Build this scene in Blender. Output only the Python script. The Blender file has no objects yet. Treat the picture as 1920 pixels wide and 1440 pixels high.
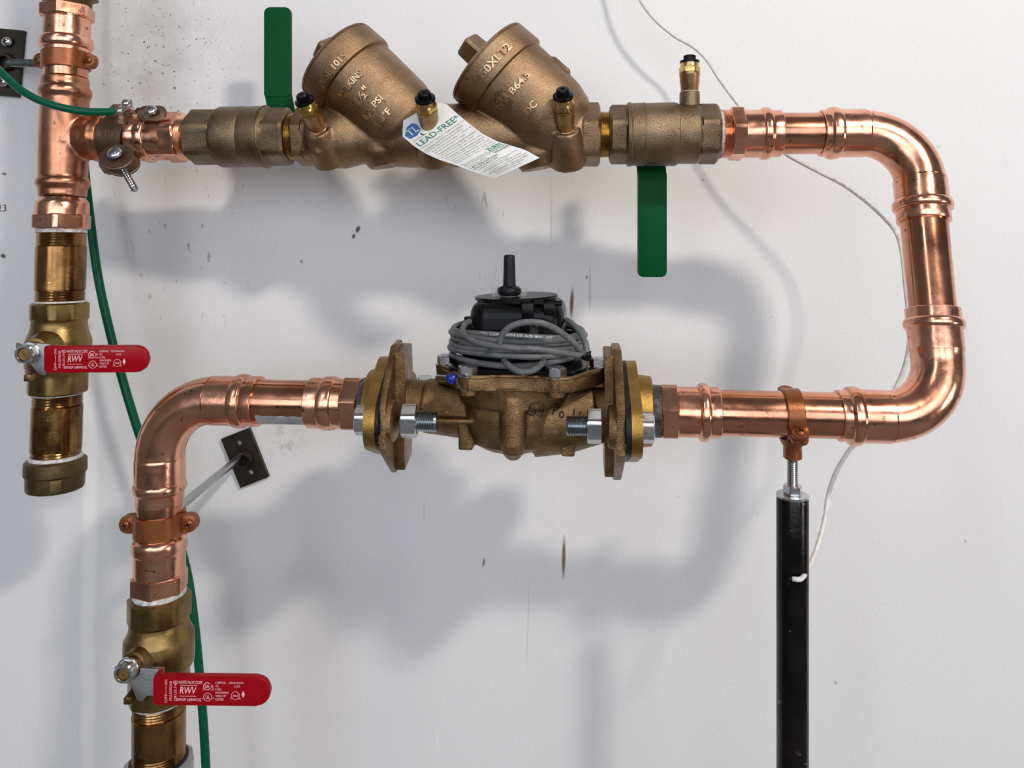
import bpy, bmesh, math, random
from math import sin, cos, pi, sqrt
from mathutils import Vector, Matrix
from mathutils.bvhtree import BVHTree

random.seed(7)
scn = bpy.context.scene
col = scn.collection

# ------------------------------------------------------------------ camera
F = 1440.0                       # focal length in pixels of the 1920 px wide frame
CX, CY = 960.0, 405.0            # where the optical axis meets the frame
WALL = 0.97                      # camera to wall distance, metres
H = 1.45                         # camera height above the floor
cam_d = bpy.data.cameras.new('camera')
cam_d.sensor_width = 36.0
cam_d.lens = 36.0 * F / 1920.0
cam_d.shift_y = -(720.0 - CY) / 1920.0
cam_d.clip_start = 0.02
cam_d.clip_end = 60
cam = bpy.data.objects.new('camera', cam_d)
col.objects.link(cam)
cam.location = (0, -WALL, H)
cam.rotation_euler = (pi / 2, 0, 0)
scn.camera = cam

# ------------------------------------------------------------------ light
scn.view_settings.view_transform = 'Standard'
scn.view_settings.look = 'None'
scn.view_settings.gamma = 1.0
scn.view_settings.use_curve_mapping = False
scn.view_settings.exposure = 0.05

world = bpy.data.worlds.new('World')
scn.world = world
world.use_nodes = True
bg = world.node_tree.nodes['Background']
bg.inputs['Color'].default_value = (0.85, 0.905, 1.0, 1)
bg.inputs['Strength'].default_value = 3.3


def area(name, loc, target, sx, sy, watts, colr):
    l = bpy.data.lights.new(name, 'AREA')
    l.shape = 'RECTANGLE'
    l.size = sx
    l.size_y = sy
    l.energy = watts
    l.color = colr
    o = bpy.data.objects.new(name, l)
    col.objects.link(o)
    o.location = loc
    d = Vector(target) - Vector(loc)
    o.rotation_euler = d.to_track_quat('-Z', 'Y').to_euler()
    return o


area('work_light', (1.02, -1.76, 2.78), (0.1, 0, 1.25), 0.20, 0.12, 26, (1.0, 0.92, 0.84))
area('side_lamp', (2.6, -1.9, 0.95), (0.0, 0, 1.05), 0.25, 0.5, 8.5, (1.0, 0.95, 0.90))
area('added_strip_light', (-1.3, -2.6, 3.4), (0.3, 0, 1.0), 0.25, 1.4, 8, (0.92, 0.96, 1.0))  # unseen strip light, added for soft light and bright streaks on the metal

# ------------------------------------------------------------------ mesh helpers
V = Vector


def P(px, py, d):
    """point of the place that stands d metres in front of the lens plane"""
    return V(((px - CX) / F * d, -WALL + d, H - (py - CY) / F * d))


def empty(name, loc):
    o = bpy.data.objects.new(name, None)
    o.empty_display_size = 0.02
    o.location = loc
    col.objects.link(o)
    return o


def tag(o, label, cat, group=None):
    o['label'] = label
    o['category'] = cat
    if group:
        o['group'] = group
    return o


def thing(name, label, cat, loc, group=None):
    return tag(empty(name, loc), label, cat, group)


def root_loc(p):
    l = V((0, 0, 0))
    while p is not None:
        l = l + V(p.location)
        p = p.parent
    return l


def obj(name, verts, faces, mat, parent=None, angle=35, flat=False):
    verts = [V(v) for v in verts]
    me = bpy.data.meshes.new(name)
    if parent is not None:
        base = root_loc(parent)
    else:
        base = sum(verts, V((0, 0, 0))) / len(verts)
        base.z = min(v.z for v in verts)
    me.from_pydata([tuple(v - base) for v in verts], [], faces)
    me.validate()
    bm = bmesh.new()
    bm.from_mesh(me)
    bmesh.ops.recalc_face_normals(bm, faces=bm.faces)
    bm.to_mesh(me)
    bm.free()
    if not flat:
        for p in me.polygons:
            p.use_smooth = True
        if angle:
            me.set_sharp_from_angle(angle=math.radians(angle))
    me.materials.append(mat)
    o = bpy.data.objects.new(name, me)
    col.objects.link(o)
    if parent is None:
        o.location = base
    else:
        o.parent = parent
    return o


def obj_bm(name, bm, mat, parent=None, angle=35, flat=False):
    bm.verts.index_update()
    vs = [v.co.copy() for v in bm.verts]
    fs = [[v.index for v in f.verts] for f in bm.faces]
    bm.free()
    return obj(name, vs, fs, mat, parent, angle, flat)


class M:
    """collects verts and faces of one part"""
    def __init__(self):
        self.v, self.f = [], []

    def add(self, vs, fs):
        n = len(self.v)
        self.v += [V(x) for x in vs]
        self.f += [[i + n for i in f] for f in fs]
        return self

    def addm(self, m):
        return self.add(m.v, m.f)

    def obj(self, name, mat, parent=None, angle=35, flat=False):
        return obj(name, self.v, self.f, mat, parent, angle, flat)


def shape_r(shape, a, rot):
    if shape == 'c':
        return 1.0
    n = {'h': 6, 'o': 8, 's': 4}[shape]
    st = 2 * pi / n
    x = ((a - rot) % st) - st / 2
    k = cos(pi / n)
    return min(k / cos(x), 0.965 if n == 6 else (0.97 if n == 8 else 0.9)) / (0.93 if n == 6 else (0.96 if n == 8 else 0.85))


def rings(sections, seg=48, cap=True, rot=0.0, closed=False):
    """sections: (centre, u, v, radius, shape)"""
    vs, fs = [], []
    for c, u, v, r, sh in sections:
        for i in range(seg):
            a = 2 * pi * i / seg
            k = r * shape_r(sh, a, rot)
            vs.append(c + u * (k * cos(a)) + v * (k * sin(a)))
    n = len(sections)
    rng = n if closed else n - 1
    for j in range(rng):
        a0, b0 = j * seg, ((j + 1) % n) * seg
        for i in range(seg):
            i2 = (i + 1) % seg
            fs.append([a0 + i, a0 + i2, b0 + i2, b0 + i])
    if cap and not closed:
        fs.append(list(range(seg))[::-1])
        fs.append([(n - 1) * seg + i for i in range(seg)])
    m = M()
    m.v, m.f = vs, fs
    return m


def basis(w, hint=None):
    w = V(w).normalized()
    h = V(hint) if hint is not None else (V((0, -1, 0)) if abs(w.y) < 0.8 else V((0, 0, 1)))
    u = (h - w * h.dot(w)).normalized()
    v = w.cross(u)
    return u, v, w


def lathe(A, w, prof, seg=48, rot=0.0, hint=None, cap=True, closed=False):
    """A origin, w axis, prof of (t, r[, shape]) in metres"""
    u, v, w = basis(w, hint)
    A = V(A)
    return rings([(A + w * p[0], u, v, p[1], p[2] if len(p) > 2 else 'c') for p in prof], seg, cap, rot, closed)


class Row:
    """straight run between two points; q is the position along it as read off the photograph"""
    def __init__(self, a, b, vert=False):
        self.A, self.B = P(*a), P(*b)
        self.vert = vert
        self.w = (self.B - self.A).normalized()
        h = V((0, -1, 0))
        self.u = (h - self.w * h.dot(self.w)).normalized()      # towards the room
        self.v = self.u.cross(self.w) if not vert else self.w.cross(self.u)
        if not vert and self.v.z < 0:
            self.v = -self.v
        if vert and self.v.x < 0:
            self.v = -self.v

    def pt(self, q):
        A, D = self.A, self.B - self.A
        dA, dd = A.y + WALL, D.y
        if self.vert:
            k = -(q - CY)
            a, da = A.z - H, D.z
        else:
            k = (q - CX)
            a, da = A.x, D.x
        t = (F * a - k * dA) / (k * dd - F * da)
        return A + D * t

    def s(self, q):
        """metres per photograph pixel of radius at q"""
        p = self.pt(q)
        d = p.y + WALL
        o = (p.x / d) if self.vert else ((p.z - H) / d)
        return d / F / sqrt(1 + o * o)

    def lathe(self, prof, seg=48, rot=0.0, cap=True, closed=False):
        return rings([(self.pt(p[0]), self.u, self.v, p[1] * self.s(p[0]), p[2] if len(p) > 2 else 'c') for p in prof],
                     seg, cap, rot, closed)

    def at(self, q, fr=0, up=0):
        """offset fr pixels to the room and up pixels sideways"""
        s = self.s(q)
        return self.pt(q) + self.u * (fr * s) + self.v * (up * s)


def catmull(pts, n=8):
    pts = [V(p) for p in pts]
    out = []
    for i in range(len(pts) - 1):
        p0 = pts[max(i - 1, 0)]
        p1, p2 = pts[i], pts[i + 1]
        p3 = pts[min(i + 2, len(pts) - 1)]
        for k in range(n):
            t = k / n
            out.append(0.5 * ((2 * p1) + (p2 - p0) * t + (2 * p0 - 5 * p1 + 4 * p2 - p3) * t * t + (3 * p1 - p0 - 3 * p2 + p3) * t ** 3))
    out.append(pts[-1])
    return out


def sweep(path, radii, seg=16, cap=True, closed=False):
    n = len(path)
    if not isinstance(radii, (list, tuple)):
        radii = [radii] * n
    tang = []
    for i in range(n):
        if closed:
            t = path[(i + 1) % n] - path[i - 1]
        else:
            t = path[min(i + 1, n - 1)] - path[max(i - 1, 0)]
        tang.append(t.normalized())
    h = V((0, -1, 0)) if abs(tang[0].y) < 0.9 else V((0, 0, 1))
    u = (h - tang[0] * h.dot(tang[0])).normalized()
    secs = []
    for i in range(n):
        u = (u - tang[i] * u.dot(tang[i])).normalized()
        secs.append((path[i], u, tang[i].cross(u), radii[i], 'c'))
    return rings(secs, seg, cap, 0, closed)


def elbow_path(A, C, B, R, n=16):
    """path from A by corner C to B with bend radius R; returns points and the index range of the bend"""
    a, b = (A - C).normalized(), (B - C).normalized()
    ang = a.angle(b)
    t = R / math.tan(ang / 2)
    bis = (a + b).normalized()
    O = C + bis * (R / sin(ang / 2))
    s, e = C + a * t - O, C + b * t - O
    tot = s.angle(e)
    pts = []
    for i in range(n + 1):
        f = i / n
        pts.append(O + s * (sin((1 - f) * tot) / sin(tot)) + e * (sin(f * tot) / sin(tot)))
    return pts


def plate(outline, thick, o, u, v, w, bev=0.0, segs=2, holes=None):
    """extruded polygon; outline in (u, v) metres, thickness along w, centred on o"""
    bm = bmesh.new()
    lo = [bm.verts.new(o + u * x + v * y - w * (thick / 2)) for x, y in outline]
    hi = [bm.verts.new(o + u * x + v * y + w * (thick / 2)) for x, y in outline]
    n = len(outline)
    bm.faces.new(lo[::-1])
    bm.faces.new(hi)
    for i in range(n):
        bm.faces.new([lo[i], lo[(i + 1) % n], hi[(i + 1) % n], hi[i]])
    if bev > 0:
        es = [e for e in bm.edges if any(len(f.verts) == n and n > 4 for f in e.link_faces)] if n > 4 else bm.edges[:]
        bmesh.ops.bevel(bm, geom=es, offset=bev, segments=segs, affect='EDGES', profile=0.5)
    bm.verts.index_update()
    m = M()
    m.v = [x.co.copy() for x in bm.verts]
    m.f = [[x.index for x in f.verts] for f in bm.faces]
    bm.free()
    return m


def roundrect(x0, x1, y0, y1, r, n=5, radii=None):
    """rounded rectangle outline; radii = (ll, lr, ur, ul)"""
    rr = radii or (r, r, r, r)
    out = []
    for (cx, cy, a0, q) in ((x0, y0, pi, rr[0]), (x1, y0, 1.5 * pi, rr[1]), (x1, y1, 0, rr[2]), (x0, y1, 0.5 * pi, rr[3])):
        ccx = cx + q if cx == x0 else cx - q
        ccy = cy + q if cy == y0 else cy - q
        for i in range(n + 1):
            a = a0 + (pi / 2) * i / n
            out.append((ccx + q * cos(a), ccy + q * sin(a)))
    return out


def box(o, u, v, w, su, sv, sw, bev=0.0):
    return plate([(-su / 2, -sv / 2), (su / 2, -sv / 2), (su / 2, sv / 2), (-su / 2, sv / 2)], sw, o, u, v, w, bev)


def remesh(name, m, voxel, smooth=6):
    """fuse overlapping solids into one continuous casting"""
    me = bpy.data.meshes.new('tmp')
    me.from_pydata([tuple(x) for x in m.v], [], m.f)
    bm = bmesh.new()
    bm.from_mesh(me)
    bmesh.ops.recalc_face_normals(bm, faces=bm.faces)
    bm.to_mesh(me)
    bm.free()
    o = bpy.data.objects.new('tmp', me)
    col.objects.link(o)
    r = o.modifiers.new('r', 'REMESH')
    r.mode = 'VOXEL'
    r.voxel_size = voxel
    if smooth:
        s = o.modifiers.new('s', 'SMOOTH')
        s.factor = 0.5
        s.iterations = smooth
    dg = bpy.context.evaluated_depsgraph_get()
    ev = o.evaluated_get(dg)
    me2 = bpy.data.meshes.new_from_object(ev)
    out = M()
    out.v = [v.co.copy() for v in me2.vertices]
    out.f = [list(p.vertices) for p in me2.polygons]
    bpy.data.objects.remove(o)
    bpy.data.meshes.remove(me)
    bpy.data.meshes.remove(me2)
    return out


_txt = {}


def text_geo(s, res=2, bold=0.0, shear=0.0):
    """flat glyph triangles of a line of text, height about 1, centred on its box"""
    key = (s, res, bold, shear)
    if key in _txt:
        return _txt[key]
    cu = bpy.data.curves.new('t', 'FONT')
    cu.body = s
    cu.resolution_u = res
    cu.offset = bold
    cu.shear = shear
    o = bpy.data.objects.new('t', cu)
    col.objects.link(o)
    dg = bpy.context.evaluated_depsgraph_get()
    me = bpy.data.meshes.new_from_object(o.evaluated_get(dg))
    bm = bmesh.new()
    bm.from_mesh(me)
    bmesh.ops.triangulate(bm, faces=bm.faces)
    bmesh.ops.remove_doubles(bm, verts=bm.verts, dist=1e-4)
    bm.verts.index_update()
    vs = [(v.co.x, v.co.y) for v in bm.verts]
    fs = [[v.index for v in f.verts] for f in bm.faces]
    edges = [[e.verts[0].index, e.verts[1].index] for e in bm.edges if len(e.link_faces) == 1]
    bm.free()
    bpy.data.objects.remove(o)
    bpy.data.curves.remove(cu)
    bpy.data.meshes.remove(me)
    xs = [v[0] for v in vs] or [0]
    ys = [v[1] for v in vs] or [0]
    w, h = max(xs) - min(xs), max(ys) - min(ys)
    cx, cy = (max(xs) + min(xs)) / 2, (max(ys) + min(ys)) / 2
    _txt[key] = ([((x - cx), (y - cy)) for x, y in vs], fs, edges, w, h)
    return _txt[key]


def text_map(s, fn, width=None, height=None, bold=0.0, depth=0.0, res=2, shear=0.0):
    """fn(x, y, z) maps text plane metres to the place; depth makes raised letters"""
    vs, fs, ed, w, h = text_geo(s, res, bold, shear)
    if not vs:
        return M()
    kx = (width / w) if width else (height / h)
    ky = (height / h) if height else kx
    m = M()
    n = len(vs)
    if depth > 0:
        m.add([fn(x * kx, y * ky, depth) for x, y in vs] + [fn(x * kx, y * ky, -depth) for x, y in vs],
              fs + [[a, b, b + n, a + n] for a, b in ed])
    else:
        m.add([fn(x * kx, y * ky, 0.0) for x, y in vs], fs)
    return m


# ------------------------------------------------------------------ materials
def newmat(name):
    m = bpy.data.materials.new(name)
    m.use_nodes = True
    nt = m.node_tree
    b = nt.nodes['Principled BSDF']
    return m, nt, b


def node(nt, t, **kw):
    n = nt.nodes.new(t)
    for k, v in kw.items():
        setattr(n, k, v)
    return n


def noise(nt, coord, scale, detail=3, rough=0.55, stretch=None):
    n = node(nt, 'ShaderNodeTexNoise')
    n.inputs['Scale'].default_value = scale
    n.inputs['Detail'].default_value = detail
    n.inputs['Roughness'].default_value = rough
    if stretch:
        mp = node(nt, 'ShaderNodeMapping')
        mp.inputs['Scale'].default_value = stretch
        nt.links.new(coord, mp.inputs['Vector'])
        coord = mp.outputs['Vector']
    nt.links.new(coord, n.inputs['Vector'])
    return n.outputs['Fac']


def ramp(nt, fac, stops):
    r = node(nt, 'ShaderNodeValToRGB')
    el = r.color_ramp.elements
    while len(el) < len(stops):
        el.new(0.5)
    for e, (p, c) in zip(el, stops):
        e.position = p
        e.color = (c[0], c[1], c[2], 1) if isinstance(c, (tuple, list)) else (c, c, c, 1)
    nt.links.new(fac, r.inputs['Fac'])
    return r.outputs['Color']


def mix(nt, fac, a, b, mode='MIX'):
    n = node(nt, 'ShaderNodeMix', data_type='RGBA', blend_type=mode)
    for i, x in ((0, fac), (6, a), (7, b)):
        if isinstance(x, (int, float)):
            n.inputs[i].default_value = x if i == 0 else (x, x, x, 1)
        elif isinstance(x, (tuple, list)):
            n.inputs[i].default_value = (x[0], x[1], x[2], 1)
        else:
            nt.links.new(x, n.inputs[i])
    return n.outputs[2]


def bump(nt, b, h, strength, dist):
    bp = node(nt, 'ShaderNodeBump')
    bp.inputs['Strength'].default_value = strength
    bp.inputs['Distance'].default_value = dist
    nt.links.new(h, bp.inputs['Height'])
    nt.links.new(bp.outputs['Normal'], b.inputs['Normal'])
    return bp


def coords(nt):
    """object space, shifted per object so that no two pieces are stained alike"""
    tc = node(nt, 'ShaderNodeTexCoord')
    oi = node(nt, 'ShaderNodeObjectInfo')
    add = node(nt, 'ShaderNodeVectorMath', operation='ADD')
    nt.links.new(tc.outputs['Object'], add.inputs[0])
    nt.links.new(oi.outputs['Random'], add.inputs[1])
    return add.outputs[0]


def metal(name, c1, c2, r1, r2, s_col=30, spot=None, spot_amt=0.62, bump_s=None, dents=None, metallic=1.0, stretch=None, grain=None):
    m, nt, b = newmat(name)
    co = coords(nt)
    n1 = noise(nt, co, s_col, 5, 0.6, stretch)
    c = ramp(nt, n1, [(0.34, c1), (0.66, c2)])
    if spot:
        n2 = noise(nt, co, s_col * 4.0, 3, 0.55)
        k = ramp(nt, n2, [(spot_amt, 0.0), (spot_amt + 0.07, 1.0)])
        c = mix(nt, k, c, spot)
    nt.links.new(c, b.inputs['Base Color'])
    b.inputs['Metallic'].default_value = metallic
    n3 = noise(nt, co, s_col * 1.7, 4, 0.6, stretch)
    rr = ramp(nt, n3, [(0.3, r1), (0.7, r2)])
    nt.links.new(rr, b.inputs['Roughness'])
    h = None
    if bump_s:
        h = noise(nt, co, bump_s[0], 3, 0.6)
        bump(nt, b, h, bump_s[1], bump_s[2])
    if dents:
        h2 = noise(nt, co, dents[0], 2, 0.5, dents[3] if len(dents) > 3 else None)
        bp = node(nt, 'ShaderNodeBump')
        bp.inputs['Strength'].default_value = dents[1]
        bp.inputs['Distance'].default_value = dents[2]
        nt.links.new(h2, bp.inputs['Height'])
        prev = b.inputs['Normal'].links[0].from_socket if b.inputs['Normal'].links else None
        if prev:
            nt.links.new(prev, bp.inputs['Normal'])
        nt.links.new(bp.outputs['Normal'], b.inputs['Normal'])
    return m


def plain(name, c, rough, metallic=0.0, c2=None, scale=60, bump_s=None, coat=0.0, spec=None):
    m, nt, b = newmat(name)
    b.inputs['Base Color'].default_value = (c[0], c[1], c[2], 1)
    b.inputs['Roughness'].default_value = rough
    b.inputs['Metallic'].default_value = metallic
    if coat:
        b.inputs['Coat Weight'].default_value = coat
        b.inputs['Coat Roughness'].default_value = 0.12
    if spec is not None:
        b.inputs['Specular IOR Level'].default_value = spec
    if c2 or bump_s:
        co = coords(nt)
        if c2:
            n = noise(nt, co, scale, 4, 0.6)
            nt.links.new(ramp(nt, n, [(0.35, c), (0.68, c2)]), b.inputs['Base Color'])
        if bump_s:
            bump(nt, b, noise(nt, co, bump_s[0], 3, 0.6), bump_s[1], bump_s[2])
    return m


COP = metal('copper_fitting', (0.78, 0.35, 0.205), (0.94, 0.515, 0.355), 0.13, 0.28, 38, (0.34, 0.14, 0.08), 0.635,
            bump_s=(900, 0.10, 0.0006), dents=(45, 0.25, 0.0025))
COPD = metal('dull_copper', (0.40, 0.165, 0.085), (0.66, 0.32, 0.20), 0.22, 0.40, 24, (0.22, 0.09, 0.05), 0.64,
             bump_s=(900, 0.12, 0.0006), dents=(45, 0.2, 0.002))
COPT = metal('copper_tube', (0.54, 0.22, 0.120), (0.80, 0.39, 0.25), 0.11, 0.25, 26, (0.20, 0.08, 0.05), 0.65,
             bump_s=(700, 0.06, 0.0006), dents=(24, 0.12, 0.0018), stretch=(1.0, 1.0, 1.0))
BRZ = metal('cast_bronze', (0.230, 0.141, 0.076), (0.361, 0.238, 0.139), 0.30, 0.46, 28, (0.13, 0.085, 0.055), 0.70,
            bump_s=(900, 0.6, 0.0009), dents=(140, 0.25, 0.0010))
BRZ2 = metal('valve_bronze', (0.156, 0.107, 0.063), (0.295, 0.213, 0.135), 0.32, 0.50, 34, (0.09, 0.06, 0.035), 0.66,
             bump_s=(850, 0.6, 0.0009))
BRZ3 = metal('meter_bronze', (0.162, 0.092, 0.038), (0.340, 0.217, 0.106), 0.26, 0.44, 40, (0.75, 0.52, 0.28), 0.70,
             bump_s=(1000, 0.8, 0.0010), dents=(120, 0.25, 0.0011))
BRS = metal('gold_brass', (0.323, 0.183, 0.043), (0.468, 0.289, 0.085), 0.34, 0.48, 40, (0.20, 0.11, 0.03), 0.72,
            bump_s=(900, 0.45, 0.0008))
BRV = metal('yellow_valve_brass', (0.162, 0.102, 0.036), (0.323, 0.217, 0.085), 0.26, 0.44, 30, (0.14, 0.085, 0.035), 0.70,
            bump_s=(900, 0.30, 0.0007))
BRN = metal('brass_nipple', (0.111, 0.047, 0.019), (0.391, 0.212, 0.072), 0.12, 0.32, 34, (0.80, 0.55, 0.30), 0.68,
            bump_s=(500, 0.12, 0.0008), stretch=(1.0, 1.0, 0.6))
BRT = metal('bright_thread_brass', (0.40, 0.26, 0.09), (0.60, 0.42, 0.18), 0.18, 0.32, 60)
BRC = metal('cock_brass', (0.58, 0.37, 0.13), (0.74, 0.50, 0.20), 0.22, 0.34, 60, bump_s=(900, 0.15, 0.0005))
BRCD = metal('cock_bronze', (0.36, 0.21, 0.09), (0.50, 0.31, 0.15), 0.30, 0.42, 60, bump_s=(900, 0.3, 0.0006))
CLP = metal('copper_painted_clamp', (0.235, 0.070, 0.022), (0.310, 0.102, 0.034), 0.26, 0.40, 50, bump_s=(400, 0.15, 0.0008), metallic=0.55)
GCL = metal('ground_clamp_bronze', (0.136, 0.085, 0.055), (0.212, 0.140, 0.098), 0.40, 0.55, 60, (0.36, 0.24, 0.16), 0.70,
            bump_s=(700, 0.4, 0.0008))
ZNC = metal('zinc_steel', (0.56, 0.57, 0.585), (0.66, 0.665, 0.67), 0.20, 0.30, 18, bump_s=(800, 0.05, 0.0004))
ROD = metal('smooth_rod', (0.42, 0.43, 0.44), (0.50, 0.51, 0.52), 0.22, 0.28, 20)
LET = metal('letter_bronze', (0.50, 0.34, 0.20), (0.62, 0.43, 0.27), 0.24, 0.36, 60)
STL = metal('threaded_steel', (0.30, 0.33, 0.36), (0.42, 0.45, 0.47), 0.20, 0.32, 20)
GRYM = metal('grey_cast_arm', (0.36, 0.36, 0.36), (0.50, 0.50, 0.50), 0.40, 0.52, 60, bump_s=(700, 0.3, 0.0008))
CAPB = metal('dark_bronze_cap', (0.115, 0.080, 0.040), (0.20, 0.145, 0.075), 0.40, 0.55, 40, (0.50, 0.38, 0.20), 0.72,
             bump_s=(800, 0.45, 0.0009))
BLKP = metal('black_steel_pipe', (0.006, 0.005, 0.005), (0.018, 0.015, 0.014), 0.16, 0.36, 30, (0.30, 0.29, 0.28), 0.68,
             bump_s=(300, 0.15, 0.0008), metallic=0.6)
PLT = metal('black_wall_plate', (0.018, 0.013, 0.010), (0.045, 0.032, 0.022), 0.34, 0.5, 60, metallic=0.5)
GRN = plain('green_vinyl', (0.001, 0.068, 0.019), 0.42, bump_s=(120, 0.12, 0.001), spec=0.08)
GRNW = plain('green_wire_jacket', (0.001, 0.090, 0.043), 0.30, spec=0.22)
RED = plain('red_vinyl', (0.33, 0.002, 0.008), 0.28, bump_s=(120, 0.1, 0.001), spec=0.18)
INK = plain('pink_white_print', (0.90, 0.55, 0.58), 0.5)
BLK = plain('black_plastic', (0.004, 0.004, 0.0045), 0.26, bump_s=(200, 0.08, 0.0008), spec=0.18)
BLKR = plain('black_rubber', (0.006, 0.006, 0.007), 0.42, c2=(0.016, 0.016, 0.018), bump_s=(300, 0.4, 0.001), spec=0.25)
GRYC = plain('grey_cable_jacket', (0.105, 0.11, 0.115), 0.40, c2=(0.15, 0.155, 0.16), scale=120, spec=0.35)
WHTC = plain('white_cable_jacket', (0.84, 0.82, 0.79), 0.5, c2=(0.68, 0.66, 0.64), scale=160)
TAPE = plain('white_thread_tape', (0.82, 0.82, 0.80), 0.5, c2=(0.38, 0.39, 0.39), scale=260, bump_s=(500, 0.6, 0.001))
PAPER = plain('white_card', (0.86, 0.86, 0.84), 0.6, c2=(0.80, 0.79, 0.76), scale=40)
TXTG = plain('green_print', (0.015, 0.20, 0.12), 0.6)
TXTB = plain('blue_print', (0.05, 0.16, 0.42), 0.6)
TXTK = plain('olive_print', (0.20, 0.19, 0.11), 0.6)
TXTD = plain('dark_print', (0.07, 0.07, 0.06), 0.6)
MARK = plain('black_marker', (0.012, 0.010, 0.008), 0.5)
WINK = plain('white_print', (0.72, 0.73, 0.74), 0.5)
BLUE = plain('blue_seal_plastic', (0.008, 0.022, 0.26), 0.30)
GREASE = plain('grey_pipe_dope', (0.10, 0.11, 0.12), 0.4, c2=(0.02, 0.02, 0.025), scale=80, bump_s=(200, 0.6, 0.002))
LBL = plain('silver_sticker', (0.50, 0.51, 0.52), 0.4, c2=(0.30, 0.30, 0.31), scale=50)
CLEAR = plain('clear_plastic', (0.85, 0.86, 0.86), 0.12)
CLEAR.node_tree.nodes['Principled BSDF'].inputs['Transmission Weight'].default_value = 0.85


def wall_material():
    m, nt, b = newmat('painted_wall')
    tc = node(nt, 'ShaderNodeTexCoord')
    co = tc.outputs['Object']
    base = ramp(nt, noise(nt, co, 1.6, 4, 0.5), [(0.3, (0.80, 0.785, 0.785)), (0.7, (0.85, 0.84, 0.838))])
    base = mix(nt, 0.35, base, ramp(nt, noise(nt, co, 260, 2, 0.5), [(0.3, 0.76), (0.7, 0.87)]))
    sep = node(nt, 'ShaderNodeSeparateXYZ')
    nt.links.new(co, sep.inputs[0])

    def ell(cx, cz, rx, rz, edge=0.5, lean=0.0):
        """soft elliptic patch in wall metres"""
        mp = node(nt, 'ShaderNodeMapping')
        mp.vector_type = 'TEXTURE'
        mp.inputs['Location'].default_value = (cx, 0, cz)
        mp.inputs['Rotation'].default_value = (0, lean, 0)
        mp.inputs['Scale'].default_value = (rx, 1.0, rz)
        nt.links.new(co, mp.inputs['Vector'])
        ln = node(nt, 'ShaderNodeVectorMath', operation='LENGTH')
        nt.links.new(mp.outputs['Vector'], ln.inputs[0])
        return ramp(nt, ln.outputs['Value'], [(edge, 1.0), (1.0, 0.0)])

    def mul(a, bb):
        return mix(nt, 1.0, a, bb, 'MULTIPLY')

    def w2(px, py):
        p = P(px, py, WALL)
        return p.x, p.z

    k = WALL / F
    c = base
    # soot and spatter by the riser
    x, z = w2(300, 110)
    zone = ell(x, z, 190 * k, 210 * k, 0.15)
    sp = ramp(nt, noise(nt, co, 210, 2, 0.5), [(0.645, 0.0), (0.68, 1.0)])
    c = mix(nt, mul(zone, sp), c, (0.055, 0.05, 0.05))
    c = mix(nt, mul(zone, ramp(nt, noise(nt, co, 22, 4, 0.6), [(0.42, 0.0), (0.72, 0.5)])), c, (0.45, 0.43, 0.42))
    x, z = w2(340, 420)
    zone = ell(x, z, 170 * k, 260 * k, 0.2)
    sp = ramp(nt, noise(nt, co, 95, 2, 0.5, (1.0, 1.0, 0.45)), [(0.645, 0.0), (0.71, 0.6)])
    c = mix(nt, mul(zone, sp), c, (0.17, 0.165, 0.165))
    # drips under the check valve
    x, z = w2(870, 400)
    zone = ell(x, z, 120 * k, 160 * k, 0.3)
    sp = ramp(nt, noise(nt, co, 130, 2, 0.5, (1.0, 1.0, 0.16)), [(0.655, 0.0), (0.70, 0.5)])
    c = mix(nt, mul(zone, sp), c, (0.22, 0.22, 0.23))
    x, z = w2(1060, 480)
    zone = ell(x, z, 90 * k, 160 * k, 0.3)
    sp = ramp(nt, noise(nt, co, 110, 1, 0.5, (1.0, 1.0, 0.03)), [(0.62, 0.0), (0.67, 0.42)])
    c = mix(nt, mul(zone, sp), c, (0.30, 0.30, 0.31))
    # smudge under the pipe by the wall plate
    x, z = w2(535, 830)
    c = mix(nt, mul(ell(x, z, 40 * k, 50 * k, 0.1), ramp(nt, noise(nt, co, 45, 4, 0.65), [(0.45, 0.0), (0.7, 0.75)])), c, (0.22, 0.21, 0.20))
    # scattered fine specks
    sp = ramp(nt, noise(nt, co, 60, 1, 0.4), [(0.80, 0.0), (0.82, 0.5)])
    c = mix(nt, sp, c, (0.16, 0.15, 0.15))
    # single marks
    marks = [(1072, 568, 4.5, 34, 0.05, (0.20, 0.135, 0.075)), (1057, 1045, 4.5, 48, 0.02, (0.22, 0.16, 0.10)),
             (671, 430, 5, 9, 0.4, (0.10, 0.10, 0.11)), (663, 443, 4, 6, 0.4, (0.12, 0.12, 0.13)),
             (907, 1055, 3, 10, 0.2, (0.22, 0.22, 0.23)), (990, 1170, 2.0, 110, 0.03, (0.70, 0.70, 0.70)),
             (1106, 540, 2.5, 55, 0.0, (0.60, 0.60, 0.61)), (795, 960, 1.6, 30, 0.0, (0.70, 0.70, 0.71)),
             (820, 1390, 2.0, 34, -0.1, (0.86, 0.86, 0.86)), (1100, 520, 3.0, 4, 0.0, (0.3, 0.3, 0.3)),
             (1760, 275, 1.5, 8, 1.1, (0.62, 0.62, 0.62)), (6, 480, 7, 5, 0.3, (0.10, 0.09, 0.09)),
             (8, 326, 6, 3, 0.2, (0.18, 0.17, 0.17)), (565, 490, 3, 4, 0.0, (0.25, 0.25, 0.26))]
    for px, py, rx, rz, lean, cc in marks:
        x, z = w2(px, py)
        c = mix(nt, ell(x, z, rx * k, rz * k, 0.45, lean), c, cc)
    # whiter filled seam running down behind the riser
    wob = node(nt, 'ShaderNodeMath', operation='MULTIPLY_ADD')
    nt.links.new(noise(nt, co, 9, 2, 0.5, (0.05, 0.05, 1.0)), wob.inputs[0])
    wob.inputs[1].default_value = 0.020
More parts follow.
